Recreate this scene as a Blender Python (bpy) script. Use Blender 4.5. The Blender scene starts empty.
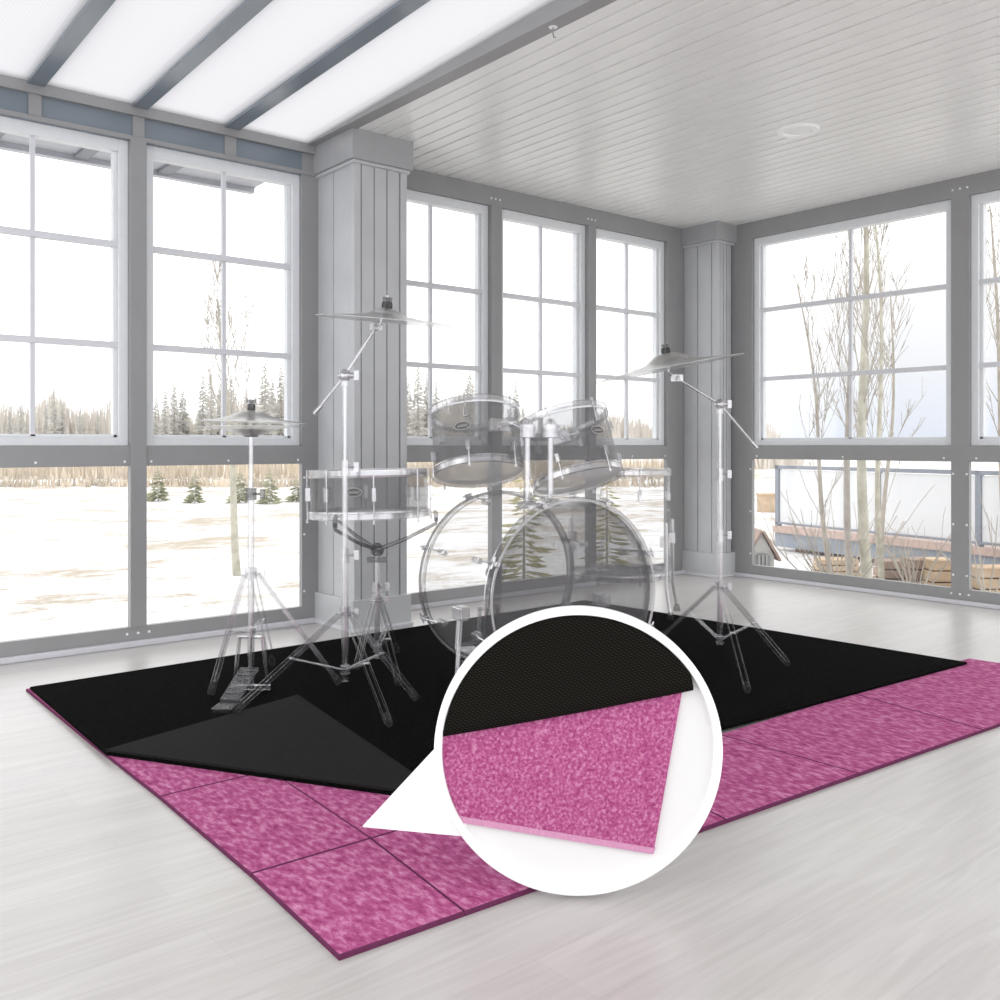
import bpy, bmesh, math, random
from mathutils import Vector as V, Matrix
random.seed(7)
PI = math.pi
sc = bpy.context.scene
COL = sc.collection

# ------------------------------------------------------------------ survey of the room
F, V0, YAW, H = 949.0, 445.0, math.radians(50.485), 1.1      # camera height 1.1 m, wall_left runs along X, wall_right along Y
FX, FY = math.cos(YAW), math.sin(YAW)
RIGHT, FWD, UP = V((FY, -FX, 0)), V((FX, FY, 0)), V((0, 0, 1))
WY, WX = 5.275, 6.62                                        # inner face of wall_left (y) and of wall_right (x)
CZ = 2.95                                                   # ceiling


def ray(u):
    return FWD + RIGHT * ((u - 500) / F)


def fl(u, v, z=0.0):                                        # a survey point lying on the level z
    p = ray(u) * (F * (H - z) / (v - V0))
    return V((p.x, p.y, z))


def P(u, v, d):                                             # a survey point at distance d
    p = ray(u) * d
    return V((p.x, p.y, H - (v - V0) * d / F))


# ------------------------------------------------------------------ materials
def new_mat(name):
    m = bpy.data.materials.new(name)
    m.use_nodes = True
    nt = m.node_tree
    return m, nt, nt.nodes['Principled BSDF']


def lin(r, g, b):
    f = lambda c: (c / 255 / 12.92) if c / 255 <= 0.04045 else ((c / 255 + 0.055) / 1.055) ** 2.4
    return (f(r), f(g), f(b), 1)


def mat(name, col, rough=0.5, metal=0.0, spec=0.5, alpha=1.0, noise=0.0, nscale=20.0, bump=0.0, bscale=200.0):
    m, nt, b = new_mat(name)
    b.inputs['Base Color'].default_value = (*col[:3], 1)
    b.inputs['Roughness'].default_value = rough
    b.inputs['Metallic'].default_value = metal
    b.inputs['Specular IOR Level'].default_value = spec
    b.inputs['Alpha'].default_value = alpha
    tc = nt.nodes.new('ShaderNodeTexCoord')
    if noise > 0:
        n = nt.nodes.new('ShaderNodeTexNoise'); n.inputs['Scale'].default_value = nscale; n.inputs['Detail'].default_value = 4
        nt.links.new(tc.outputs['Object'], n.inputs['Vector'])
        r = nt.nodes.new('ShaderNodeValToRGB')
        r.color_ramp.elements[0].position = 0.3; r.color_ramp.elements[1].position = 0.7
        r.color_ramp.elements[0].color = (*[c * (1 - noise) for c in col[:3]], 1)
        r.color_ramp.elements[1].color = (*[min(1, c * (1 + noise)) for c in col[:3]], 1)
        nt.links.new(n.outputs['Fac'], r.inputs['Fac']); nt.links.new(r.outputs['Color'], b.inputs['Base Color'])
    if bump > 0:
        n = nt.nodes.new('ShaderNodeTexNoise'); n.inputs['Scale'].default_value = bscale
        nt.links.new(tc.outputs['Object'], n.inputs['Vector'])
        bp = nt.nodes.new('ShaderNodeBump'); bp.inputs['Strength'].default_value = bump; bp.inputs['Distance'].default_value = 0.01
        nt.links.new(n.outputs['Fac'], bp.inputs['Height']); nt.links.new(bp.outputs['Normal'], b.inputs['Normal'])
    return m


M = {}
M['frame'] = mat('grey_frame_paint', (0.30, 0.30, 0.304), 0.45, spec=0.4, noise=0.03, nscale=6)
M['frame_gloss'] = mat('grey_header_sky_tint', (0.185, 0.22, 0.255), 0.2, spec=0.6)  # blue of the reflected sky mixed into the base colour
M['vinyl'] = mat('white_sash_vinyl', (0.74, 0.76, 0.78), 0.4, noise=0.02)
M['muntin'] = mat('grey_muntin', (0.66, 0.67, 0.70), 0.4)
M['screw'] = mat('screw_head', (0.85, 0.85, 0.86), 0.3)
M['column'] = mat('grey_column_boards', (0.50, 0.51, 0.525), 0.35, noise=0.04, nscale=5)
M['cap'] = mat('grey_column_cap', (0.36, 0.365, 0.375), 0.4, noise=0.03)
M['eave'] = mat('blue_grey_eave', (0.52, 0.53, 0.57), 0.5, noise=0.03)
M['eave_dark'] = mat('dark_eave_bar', (0.22, 0.23, 0.26), 0.5)
M['white'] = mat('white_board', (0.92, 0.92, 0.92), 0.5, spec=0.2)
M['white_panel'] = mat('white_back_board', (0.74, 0.74, 0.74), 0.6, spec=0.1)
M['lamp_trim'] = mat('white_lamp_trim', (0.95, 0.95, 0.95), 0.4)
M['lamp_lens'] = mat('frosted_lamp_lens', (0.9, 0.9, 0.9), 0.5)
M['base_white'] = mat('white_base_strip', (0.62, 0.62, 0.66), 0.4)
M['rubber'] = mat('black_rubber', (0.03, 0.03, 0.03), 0.7, alpha=0.35)
M['chrome'] = mat('pale_chrome', (0.72, 0.72, 0.74), 0.16, metal=1.0, alpha=0.42)
M['chrome_dim'] = mat('see_through_chrome', (0.62, 0.62, 0.64), 0.22, metal=1.0, alpha=0.26)
M['plate'] = mat('worn_pedal_plate', (0.30, 0.30, 0.31), 0.35, metal=1.0, alpha=0.3)
M['chrome_dark'] = mat('dark_steel', (0.16, 0.16, 0.165), 0.3, metal=1.0, alpha=0.5)
M['shell'] = mat('smoke_grey_drum_lacquer', (0.14, 0.14, 0.145), 0.2, spec=0.5, alpha=0.46)
M['shell_bass'] = mat('clear_smoke_drum_lacquer', (0.30, 0.30, 0.31), 0.2, spec=0.4, alpha=0.12)
M['shell_faint'] = mat('faint_drum_lacquer', (0.20, 0.20, 0.21), 0.2, spec=0.4, alpha=0.16)
M['head_dark'] = mat('smoked_drum_head', (0.10, 0.10, 0.105), 0.25, spec=0.3, alpha=0.42)
M['head_clear'] = mat('clear_drum_head', (0.45, 0.45, 0.46), 0.3, alpha=0.12)
M['hoop'] = mat('smoke_bass_hoop', (0.10, 0.10, 0.105), 0.25, alpha=0.28)
M['cymbal'] = mat('pale_cymbal_bronze', (0.62, 0.62, 0.61), 0.32, metal=1.0, alpha=0.42)
M['felt'] = mat('dark_felt', (0.05, 0.05, 0.05), 0.9, alpha=0.72)
M['badge'] = mat('drum_badge', (0.10, 0.10, 0.10), 0.4, alpha=0.5)
M['badge_light'] = mat('drum_badge_silver', (0.6, 0.6, 0.6), 0.3, alpha=0.6)


def glass_mat():
    m, nt, b = new_mat('window_glass')
    nt.nodes.remove(b)
    out = nt.nodes['Material Output']
    t = nt.nodes.new('ShaderNodeBsdfTransparent'); t.inputs['Color'].default_value = (0.985, 0.99, 0.99, 1)
    g = nt.nodes.new('ShaderNodeBsdfGlossy'); g.inputs['Roughness'].default_value = 0.02
    mx = nt.nodes.new('ShaderNodeMixShader'); mx.inputs['Fac'].default_value = 0.03
    nt.links.new(t.outputs[0], mx.inputs[1]); nt.links.new(g.outputs[0], mx.inputs[2]); nt.links.new(mx.outputs[0], out.inputs['Surface'])
    return m


M['glass'] = glass_mat()


def skin_mat():
    m, nt, b = new_mat('frosted_drum_head')
    nt.nodes.remove(b)
    N = nt.nodes.new; L = nt.links.new
    tr = N('ShaderNodeBsdfTransparent'); tl = N('ShaderNodeBsdfTranslucent'); df = N('ShaderNodeBsdfDiffuse')
    tl.inputs['Color'].default_value = (0.9, 0.9, 0.9, 1); df.inputs['Color'].default_value = (0.9, 0.9, 0.9, 1)
    a = N('ShaderNodeMixShader'); a.inputs['Fac'].default_value = 0.4; L(tl.outputs[0], a.inputs[1]); L(df.outputs[0], a.inputs[2])
    c = N('ShaderNodeMixShader'); c.inputs['Fac'].default_value = 0.36; L(tr.outputs[0], c.inputs[1]); L(a.outputs[0], c.inputs[2])
    L(c.outputs[0], nt.nodes['Material Output'].inputs['Surface'])
    return m


M['head_white'] = skin_mat()


def roof_mat():
    m, nt, b = new_mat('milky_roof_panel')
    nt.nodes.remove(b)
    out = nt.nodes['Material Output']
    tc = nt.nodes.new('ShaderNodeTexCoord')
    w = nt.nodes.new('ShaderNodeTexWave'); w.inputs['Scale'].default_value = 22; w.bands_direction = 'X'
    nt.links.new(tc.outputs['Object'], w.inputs['Vector'])
    r = nt.nodes.new('ShaderNodeValToRGB')
    r.color_ramp.elements[0].color = (0.62, 0.62, 0.635, 1); r.color_ramp.elements[1].color = (0.66, 0.66, 0.67, 1)
    nt.links.new(w.outputs['Fac'], r.inputs['Fac'])
    t = nt.nodes.new('ShaderNodeBsdfTranslucent'); nt.links.new(r.outputs['Color'], t.inputs['Color'])
    d = nt.nodes.new('ShaderNodeBsdfTransparent'); nt.links.new(r.outputs['Color'], d.inputs['Color'])
    mx = nt.nodes.new('ShaderNodeMixShader'); mx.inputs['Fac'].default_value = 0.35
    nt.links.new(t.outputs[0], mx.inputs[1]); nt.links.new(d.outputs[0], mx.inputs[2]); nt.links.new(mx.outputs[0], out.inputs['Surface'])
    return m


M['roof'] = roof_mat()


def floor_mat():
    m, nt, b = new_mat('whitewashed_planks')
    L = nt.links.new; N = nt.nodes.new
    tc = N('ShaderNodeTexCoord')
    br = N('ShaderNodeTexBrick'); br.offset = 0.37; br.inputs['Scale'].default_value = 1
    br.inputs['Brick Width'].default_value = 1.35; br.inputs['Row Height'].default_value = 0.19
    br.inputs['Mortar Size'].default_value = 0.0016; br.inputs['Mortar Smooth'].default_value = 0.3; br.inputs['Bias'].default_value = 0
    br.inputs['Color1'].default_value = (0.52, 0.505, 0.492, 1); br.inputs['Color2'].default_value = (0.555, 0.543, 0.528, 1)
    br.inputs['Mortar'].default_value = (0.50, 0.49, 0.48, 1)
    L(tc.outputs['Object'], br.inputs['Vector'])
    mp = N('ShaderNodeMapping'); mp.inputs['Scale'].default_value = (1.1, 16, 1)
    L(tc.outputs['Object'], mp.inputs['Vector'])
    n = N('ShaderNodeTexNoise'); n.inputs['Scale'].default_value = 1.6; n.inputs['Detail'].default_value = 8; n.inputs['Distortion'].default_value = 1.6
    L(mp.outputs[0], n.inputs['Vector'])
    r = N('ShaderNodeValToRGB'); r.color_ramp.elements[0].position = 0.33; r.color_ramp.elements[1].position = 0.66
    r.color_ramp.elements[0].color = (0.86, 0.855, 0.85, 1); r.color_ramp.elements[1].color = (1.0, 1.0, 1.0, 1)
    L(n.outputs['Fac'], r.inputs['Fac'])
    n2 = N('ShaderNodeTexNoise'); n2.inputs['Scale'].default_value = 1.4; n2.inputs['Detail'].default_value = 2
    L(tc.outputs['Object'], n2.inputs['Vector'])
    r2 = N('ShaderNodeValToRGB'); r2.color_ramp.elements[0].position = 0.35; r2.color_ramp.elements[1].position = 0.7
    r2.color_ramp.elements[0].color = (0.95, 0.94, 0.955, 1); r2.color_ramp.elements[1].color = (1.0, 0.995, 0.985, 1)
    L(n2.outputs['Fac'], r2.inputs['Fac'])
    mu = N('ShaderNodeMix'); mu.data_type = 'RGBA'; mu.blend_type = 'MULTIPLY'; mu.inputs['Factor'].default_value = 1
    L(br.outputs['Color'], mu.inputs['A']); L(r.outputs['Color'], mu.inputs['B'])
    mu2 = N('ShaderNodeMix'); mu2.data_type = 'RGBA'; mu2.blend_type = 'MULTIPLY'; mu2.inputs['Factor'].default_value = 1
    L(mu.outputs['Result'], mu2.inputs['A']); L(r2.outputs['Color'], mu2.inputs['B'])
    L(mu2.outputs['Result'], b.inputs['Base Color'])
    b.inputs['Roughness'].default_value = 0.31
    b.inputs['Specular IOR Level'].default_value = 0.75
    bp = N('ShaderNodeBump'); bp.inputs['Strength'].default_value = 0.12; bp.inputs['Distance'].default_value = 0.004
    L(n.outputs['Fac'], bp.inputs['Height']); L(bp.outputs['Normal'], b.inputs['Normal'])
    return m


M['floor'] = floor_mat()


def pink_mat(name, scale, stretch):
    m, nt, b = new_mat(name)
    L = nt.links.new; N = nt.nodes.new
    tc = N('ShaderNodeTexCoord')
    mp = N('ShaderNodeMapping'); mp.inputs['Scale'].default_value = stretch; mp.inputs['Rotation'].default_value = (0, 0, 0.6)
    L(tc.outputs['Object'], mp.inputs['Vector'])
    n = N('ShaderNodeTexNoise'); n.inputs['Scale'].default_value = scale; n.inputs['Detail'].default_value = 6; n.inputs['Roughness'].default_value = 0.65
    L(mp.outputs[0], n.inputs['Vector'])
    r = N('ShaderNodeValToRGB'); e = r.color_ramp.elements
    e[0].position = 0.32; e[0].color = (0.25, 0.034, 0.125, 1)
    e[1].position = 0.70; e[1].color = (0.60, 0.27, 0.43, 1)
    k = e.new(0.5); k.color = (0.40, 0.090, 0.230, 1)
    L(n.outputs['Fac'], r.inputs['Fac']); L(r.outputs['Color'], b.inputs['Base Color'])
    b.inputs['Roughness'].default_value = 0.95; b.inputs['Specular IOR Level'].default_value = 0.1
    bp = N('ShaderNodeBump'); bp.inputs['Strength'].default_value = 0.3; bp.inputs['Distance'].default_value = 0.003
    L(n.outputs['Fac'], bp.inputs['Height']); L(bp.outputs['Normal'], b.inputs['Normal'])
    return m


M['pink'] = pink_mat('pink_fibre_underlay', 62, (1.0, 0.45, 1))
M['pink_fine'] = pink_mat('pink_fibre_inset', 130, (1, 1, 1))
M['pink_cut'] = mat('cut_underlay_edge', (0.56, 0.27, 0.42), 0.9, spec=0.1, noise=0.1, nscale=150)
M['pink_edge'] = mat('shaded_underlay_edge', (0.12, 0.028, 0.075), 0.9, spec=0.1, noise=0.1, nscale=60)  # shade of the seams and tile sides put into this dark colour
M['rug'] = mat('black_carpet_pile', (0.0042, 0.0042, 0.0042), 1.0, spec=0.02, noise=0.75, nscale=90, bump=0.5, bscale=160)
M['rug_back'] = mat('charcoal_carpet_backing', (0.0135, 0.0135, 0.0135), 0.9, spec=0.08, noise=0.15, nscale=60)


def weave_mat():
    m, nt, b = new_mat('woven_carpet_backing')
    L = nt.links.new; N = nt.nodes.new
    tc = N('ShaderNodeTexCoord')
    mp = N('ShaderNodeMapping'); mp.inputs['Rotation'].default_value = (0, 0, 0); mp.inputs['Scale'].default_value = (1, 1, 1)
    L(tc.outputs['UV'], mp.inputs['Vector'])
    w = N('ShaderNodeTexWave'); w.inputs['Scale'].default_value = 52; w.bands_direction = 'Y'; w.inputs['Distortion'].default_value = 0.6
    w2 = N('ShaderNodeTexWave'); w2.inputs['Scale'].default_value = 62; w2.bands_direction = 'DIAGONAL'; w2.inputs['Distortion'].default_value = 0.5
    L(mp.outputs[0], w.inputs['Vector']); L(mp.outputs[0], w2.inputs['Vector'])
    mu = N('ShaderNodeMath'); mu.operation = 'MULTIPLY'
    L(w.outputs['Fac'], mu.inputs[0]); L(w2.outputs['Fac'], mu.inputs[1])
    r = N('ShaderNodeValToRGB')
    r.color_ramp.elements[0].color = (0.0055, 0.005, 0.0042, 1); r.color_ramp.elements[1].color = (0.024, 0.0215, 0.0175, 1)
    L(mu.outputs[0], r.inputs['Fac']); L(r.outputs['Color'], b.inputs['Base Color'])
    b.inputs['Roughness'].default_value = 0.95; b.inputs['Specular IOR Level'].default_value = 0.05
    bp = N('ShaderNodeBump'); bp.inputs['Strength'].default_value = 0.4; bp.inputs['Distance'].default_value = 0.002
    L(mu.outputs[0], bp.inputs['Height']); L(bp.outputs['Normal'], b.inputs['Normal'])
    return m


M['weave'] = weave_mat()
M['soffit'] = mat('pale_grooved_soffit', (0.84, 0.84, 0.825), 0.3, spec=0.5, noise=0.02, nscale=3)


def snow_mat():
    m, nt, b = new_mat('snow_with_dry_grass')
    L = nt.links.new; N = nt.nodes.new
    tc = N('ShaderNodeTexCoord')
    mp = N('ShaderNodeMapping'); mp.inputs['Rotation'].default_value = (0, 0, -YAW + PI / 2); mp.inputs['Scale'].default_value = (0.55, 1.0, 1)
    L(tc.outputs['Object'], mp.inputs['Vector'])
    n = N('ShaderNodeTexNoise'); n.inputs['Scale'].default_value = 0.62; n.inputs['Detail'].default_value = 12; n.inputs['Roughness'].default_value = 0.86
    L(mp.outputs[0], n.inputs['Vector'])
    r = N('ShaderNodeValToRGB'); e = r.color_ramp.elements
    e[0].position = 0.49; e[0].color = (0.66, 0.66, 0.67, 1)
    e[1].position = 0.56; e[1].color = (0.40, 0.35, 0.285, 1)
    L(n.outputs['Fac'], r.inputs['Fac']); L(r.outputs['Color'], b.inputs['Base Color'])
    b.inputs['Roughness'].default_value = 0.95; b.inputs['Specular IOR Level'].default_value = 0.1
    return m


M['snow'] = snow_mat()
M['reed'] = mat('dry_reed', (0.60, 0.53, 0.44), 0.9, spec=0.1, noise=0.3, nscale=0.8)
M['field'] = mat('dry_field_grass', (0.52, 0.47, 0.40), 0.95, spec=0.05, noise=0.2, nscale=0.4)
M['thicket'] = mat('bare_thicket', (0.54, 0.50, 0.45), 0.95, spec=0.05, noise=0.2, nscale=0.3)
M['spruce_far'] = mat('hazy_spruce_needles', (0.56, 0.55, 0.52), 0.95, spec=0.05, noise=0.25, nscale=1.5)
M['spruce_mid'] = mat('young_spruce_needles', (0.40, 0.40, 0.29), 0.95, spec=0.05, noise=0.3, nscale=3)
M['spruce_gold'] = mat('yellow_green_spruce_needles', (0.42, 0.40, 0.18), 0.95, spec=0.05, noise=0.3, nscale=4)
M['bark'] = mat('grey_bark', (0.40, 0.375, 0.345), 0.9, spec=0.1, noise=0.2, nscale=6)
M['birch'] = mat('pale_birch_bark', (0.46, 0.44, 0.365), 0.85, spec=0.1, noise=0.2, nscale=9)
M['twig'] = mat('pale_twigs', (0.40, 0.365, 0.32), 0.9, spec=0.1, noise=0.15, nscale=9)
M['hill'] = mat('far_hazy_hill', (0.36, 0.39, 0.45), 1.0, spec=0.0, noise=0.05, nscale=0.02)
M['deck_rim'] = mat('pinkish_deck_rim', (0.48, 0.36, 0.32), 0.7, noise=0.1)
M['fascia'] = mat('blue_grey_fascia', (0.27, 0.30, 0.345), 0.6, noise=0.06, nscale=3)
M['rail_metal'] = mat('slate_rail', (0.22, 0.24, 0.28), 0.5)
M['rail_glass'] = mat('frosted_rail_glass', (0.72, 0.73, 0.75), 0.2, alpha=0.75)
M['wood_orange'] = mat('tan_timber', (0.46, 0.34, 0.23), 0.8, noise=0.2, nscale=5)
M['wood_brown'] = mat('brown_timber', (0.30, 0.22, 0.18), 0.8, noise=0.3, nscale=5)
M['house_wall'] = mat('pale_playhouse_wall', (0.50, 0.49, 0.47), 0.8, noise=0.05)
M['house_roof'] = mat('rust_playhouse_trim', (0.33, 0.24, 0.20), 0.8, noise=0.1)
M['house_win'] = mat('grey_playhouse_window', (0.28, 0.28, 0.29), 0.4)


# ------------------------------------------------------------------ mesh helpers
def frame_from(z, x=None):
    z = z.normalized()
    if x is None:
        x = V((1, 0, 0)) if abs(z.x) < 0.9 else V((0, 1, 0))
    y = z.cross(x).normalized(); x = y.cross(z).normalized()
    return x, y, z


class MB:
    def __init__(s):
        s.bm = bmesh.new(); s.mi = 0; s.mats = []

    def face(s, vs):
        try:
            f = s.bm.faces.new(vs); f.material_index = s.mi; return f
        except ValueError:
            return None

    def box(s, lo, hi):
        return s.boxc(V(lo), V((hi[0] - lo[0], 0, 0)), V((0, hi[1] - lo[1], 0)), V((0, 0, hi[2] - lo[2])))

    def boxc(s, o, a, b, c):                               # a corner and three edge vectors
        if a.cross(b).dot(c) < 0: a, b = b, a
        q = [s.bm.verts.new(o + a * i + b * j + c * k) for k in (0, 1) for j in (0, 1) for i in (0, 1)]
        for f in ((0, 2, 3, 1), (4, 5, 7, 6), (0, 1, 5, 4), (2, 6, 7, 3), (0, 4, 6, 2), (1, 3, 7, 5)):
            s.face([q[i] for i in f])
        return s

    def obox(s, c, ax, ay, az, sx, sy, sz):                # centre, axes, sizes
        return s.boxc(c - ax * sx / 2 - ay * sy / 2 - az * sz / 2, ax * sx, ay * sy, az * sz)

    def tube(s, p, q, r0, r1=None, seg=10, cap=True):
        r1 = r0 if r1 is None else r1
        if (q - p).length < 1e-6: return s
        x, y, z = frame_from(q - p)
        A, B = [], []
        for i in range(seg):
            t = 2 * PI * i / seg; d = x * math.cos(t) + y * math.sin(t)
            A.append(s.bm.verts.new(p + d * r0)); B.append(s.bm.verts.new(q + d * r1))
        for i in range(seg):
            j = (i + 1) % seg; s.face([A[i], A[j], B[j], B[i]])
        if cap: s.face(A[::-1]); s.face(B)
        return s

    def path(s, pts, rs, seg=6):
        if not isinstance(rs, (list, tuple)): rs = [rs] * len(pts)
        prev = None; x = None
        for k, p in enumerate(pts):
            d = (pts[min(k + 1, len(pts) - 1)] - pts[max(k - 1, 0)])
            x, y, z = frame_from(d, x)
            ring = [s.bm.verts.new(p + (x * math.cos(2 * PI * i / seg) + y * math.sin(2 * PI * i / seg)) * rs[k]) for i in range(seg)]
            if prev:
                for i in range(seg):
                    j = (i + 1) % seg; s.face([prev[i], prev[j], ring[j], ring[i]])
            else: s.face(ring[::-1])
            prev = ring
        s.face(prev); return s

    def lathe(s, o, axis, prof, seg=48, close=False, x=None):  # profile of (r, h) along the axis
        x, y, z = frame_from(axis, x)
        rings = []
        for r, h in prof:
            if r < 1e-6: rings.append([s.bm.verts.new(o + z * h)])
            else: rings.append([s.bm.verts.new(o + z * h + (x * math.cos(2 * PI * i / seg) + y * math.sin(2 * PI * i / seg)) * r) for i in range(seg)])
        pairs = list(zip(rings, rings[1:])) + ([(rings[-1], rings[0])] if close else [])
        for A, B in pairs:
            for i in range(seg):
                j = (i + 1) % seg
                a, b_, c, d = A[i % len(A)], A[j % len(A)], B[j % len(B)], B[i % len(B)]
                vs = []
                for w in (a, b_, c, d):
                    if w not in vs: vs.append(w)
                if len(vs) > 2: s.face(vs)
        return s

    def ball(s, c, r, seg=10, sz=1.0, axis=None):
        n = 6
        return s.lathe(c, axis or UP, [(r * math.sin(PI * k / n), -r * sz * math.cos(PI * k / n)) for k in range(n + 1)], seg)

    def prism(s, pts, d):                                   # 3-D outline swept along d
        A = [s.bm.verts.new(p) for p in pts]; B = [s.bm.verts.new(p + d) for p in pts]
        n = len(pts)
        for i in range(n): s.face([A[i], A[(i + 1) % n], B[(i + 1) % n], B[i]])
        s.face(A[::-1]); s.face(B); return s

    def poly(s, pts):
        s.face([s.bm.verts.new(p) for p in pts]); return s

    def build(s, name, mats, parent=None, smooth=False, bevel=0.0, fix=True):
        if fix: bmesh.ops.recalc_face_normals(s.bm, faces=s.bm.faces)
        off = parent_loc(parent)
        for v_ in s.bm.verts: v_.co -= off
        me = bpy.data.meshes.new(name); s.bm.to_mesh(me); s.bm.free()
        for m in (mats if isinstance(mats, (list, tuple)) else [mats]): me.materials.append(m)
        if smooth:
            for p in me.polygons: p.use_smooth = True
        o = bpy.data.objects.new(name, me); COL.objects.link(o)
        if parent is not None: o.parent = parent
        if bevel > 0:
            b = o.modifiers.new('edge', 'BEVEL'); b.width = bevel; b.segments = 2; b.limit_method = 'ANGLE'
        if smooth:
            try:
                e = o.modifiers.new('split', 'EDGE_SPLIT'); e.split_angle = math.radians(42)
            except Exception: pass
        return o


LOCS = {}


def parent_loc(p):
    r = V((0, 0, 0))
    while p is not None:
        r += p.location; p = p.parent
    return r


def tag(o, label, cat, group=None, kind=None):
    o['label'] = label; o['category'] = cat
    if group: o['group'] = group
    if kind: o['kind'] = kind
    return o


def struct(o):
    o['kind'] = 'structure'; return o


def empty(name, loc):
    o = bpy.data.objects.new(name, None); o.empty_display_size = 0.1; o.location = loc; COL.objects.link(o); return o


def thing(name, loc, label, cat, group=None):
    return tag(empty(name, loc), label, cat, group)


def copy_tree(o, parent=None):
    c = o.copy(); COL.objects.link(c)
    if parent is not None: c.parent = parent
    for ch in list(o.children): copy_tree(ch, c)
    return c


# ------------------------------------------------------------------ setting: floor, ceiling, roof
struct(MB().box((-1.6, -3.0, -0.12), (WX + 0.14, WY + 0.14, 0)).build('floor', M['floor']))

b = MB()                                                     # soffit boards with real V-grooves, running along Y
x, pitch, k = 2.878, 0.1, 0
Y0, Y1 = -0.9, WY + 0.05
prof = [(x, CZ + 0.02)]
while x < WX + 0.1:
    deep = 0.045 if k % 4 == 1 else 0.024
    prof += [(x, CZ), (x + pitch - 0.016, CZ), (x + pitch - 0.011, CZ + deep), (x + pitch - 0.005, CZ + deep)]
    x += pitch; k += 1
prof += [(x, CZ), (x, CZ + 0.08), (2.878, CZ + 0.08)]
va = [b.bm.verts.new((p[0], Y0, p[1])) for p in prof]; vb = [b.bm.verts.new((p[0], Y1, p[1])) for p in prof]
for i in range(len(prof)):
    j = (i + 1) % len(prof); b.face([va[i], va[j], vb[j], vb[i]])
b.face(va[::-1]); b.face(vb)
struct(b.build('ceiling', M['soffit']))

SL = 0.033                                                   # the glazed roof rises away from wall_left


def roofz(y): return CZ + (WY - y) * SL


def roof_bar(xa, xb, y0, y1, h0, h1):
    m = MB(); o = [(xa, y0), (xb, y0), (xb, y1), (xa, y1)]
    lo = [m.bm.verts.new((p[0], p[1], roofz(p[1]) + h0)) for p in o]; hi = [m.bm.verts.new((p[0], p[1], roofz(p[1]) + h1)) for p in o]
    m.face(lo[::-1]); m.face(hi)
    for i in range(4): m.face([lo[i], lo[(i + 1) % 4], hi[(i + 1) % 4], hi[i]])
    return m


bars = [(-0.37, -0.285), (0.16, 0.245), (0.69, 0.775), (1.214, 1.296), (1.738, 1.82), (2.262, 2.352)]
edges = [-0.9] + [q for p in bars for q in p] + [2.80]
for i in range(0, len(edges), 2):
    struct(roof_bar(edges[i] - 0.01, edges[i + 1] + 0.01, -0.9, WY + 0.02, 0.0, 0.014).build('roof_panel', M['roof']))
for xa, xb in bars:
    struct(roof_bar(xa, xb, -0.9, WY, -0.014, 0.05).build('roof_beam', M['frame_gloss']))
m = MB()
m.prism([V((2.795, -0.9, CZ - 0.005)), V((2.795, WY, CZ - 0.005)), V((2.795, WY, roofz(WY) + 0.05)), V((2.795, -0.9, roofz(-0.9) + 0.05))], V((0.085, 0, 0)))
struct(m.build('roof_beam', M['frame']))

# eave outside the wall with its bar ends
m = MB()
lo = [V((-1.0, WY + 0.12, 2.955)), V((2.96, WY + 0.12, 2.955)), V((2.96, 6.38, 2.935)), V((-1.0, 6.38, 2.935))]
m.prism(lo, V((0, 0, 0.06)))
m.box((-1.0, 6.34, 2.90), (2.96, 6.40, 2.99))
ev = struct(m.build('roof_eave', M['eave']))
for xa, xb in bars:
    m = MB(); m.box((xa, WY + 0.13, 2.915), (xb, 6.34, 2.95)); m.build('eave_bar', M['eave_dark'], ev)

# ------------------------------------------------------------------ setting: the two window walls
T = 0.12
MU, ML, BOT = 1.096, 0.989, 0.106                            # bottom of sash, top and bottom of the low pane


def on_wall(side, s, z, depth=0.0):                          # s along the wall, depth outward
    return V((s, WY + depth, z)) if side == 'l' else V((WX + depth, s, z))


def wbox(m, side, s0, s1, z0, z1, d0, d1):
    a, c = on_wall(side, s0, z0, d0), on_wall(side, s1, z1, d1)
    m.box((min(a.x, c.x), min(a.y, c.y), z0), (max(a.x, c.x), max(a.y, c.y), z1)); return m


def screw(m, side, s, z):
    n = V((0, -1, 0)) if side == 'l' else V((-1, 0, 0))
    m.mi = 1; m.lathe(on_wall(side, s, z, 0.0), n, [(0.008, 0), (0.007, 0.004), (0, 0.006)], 8); m.mi = 0


def post(side, s0, s1, top, n, screws=True, d0=0.0):
    m = MB(); wbox(m, side, s0, s1, ML + 0.05, top, d0, T); wbox(m, side, s0, s1, BOT, ML + 0.05, d0, 0.035)
    if screws:
        for z in (0.2, 0.55, 0.9):
            screw(m, side, s0 + 0.015, z); screw(m, side, s1 - 0.015, z)
    return struct(m.build('trim_%d' % n, [M['frame'], M['screw']]))


wn = 0


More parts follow.
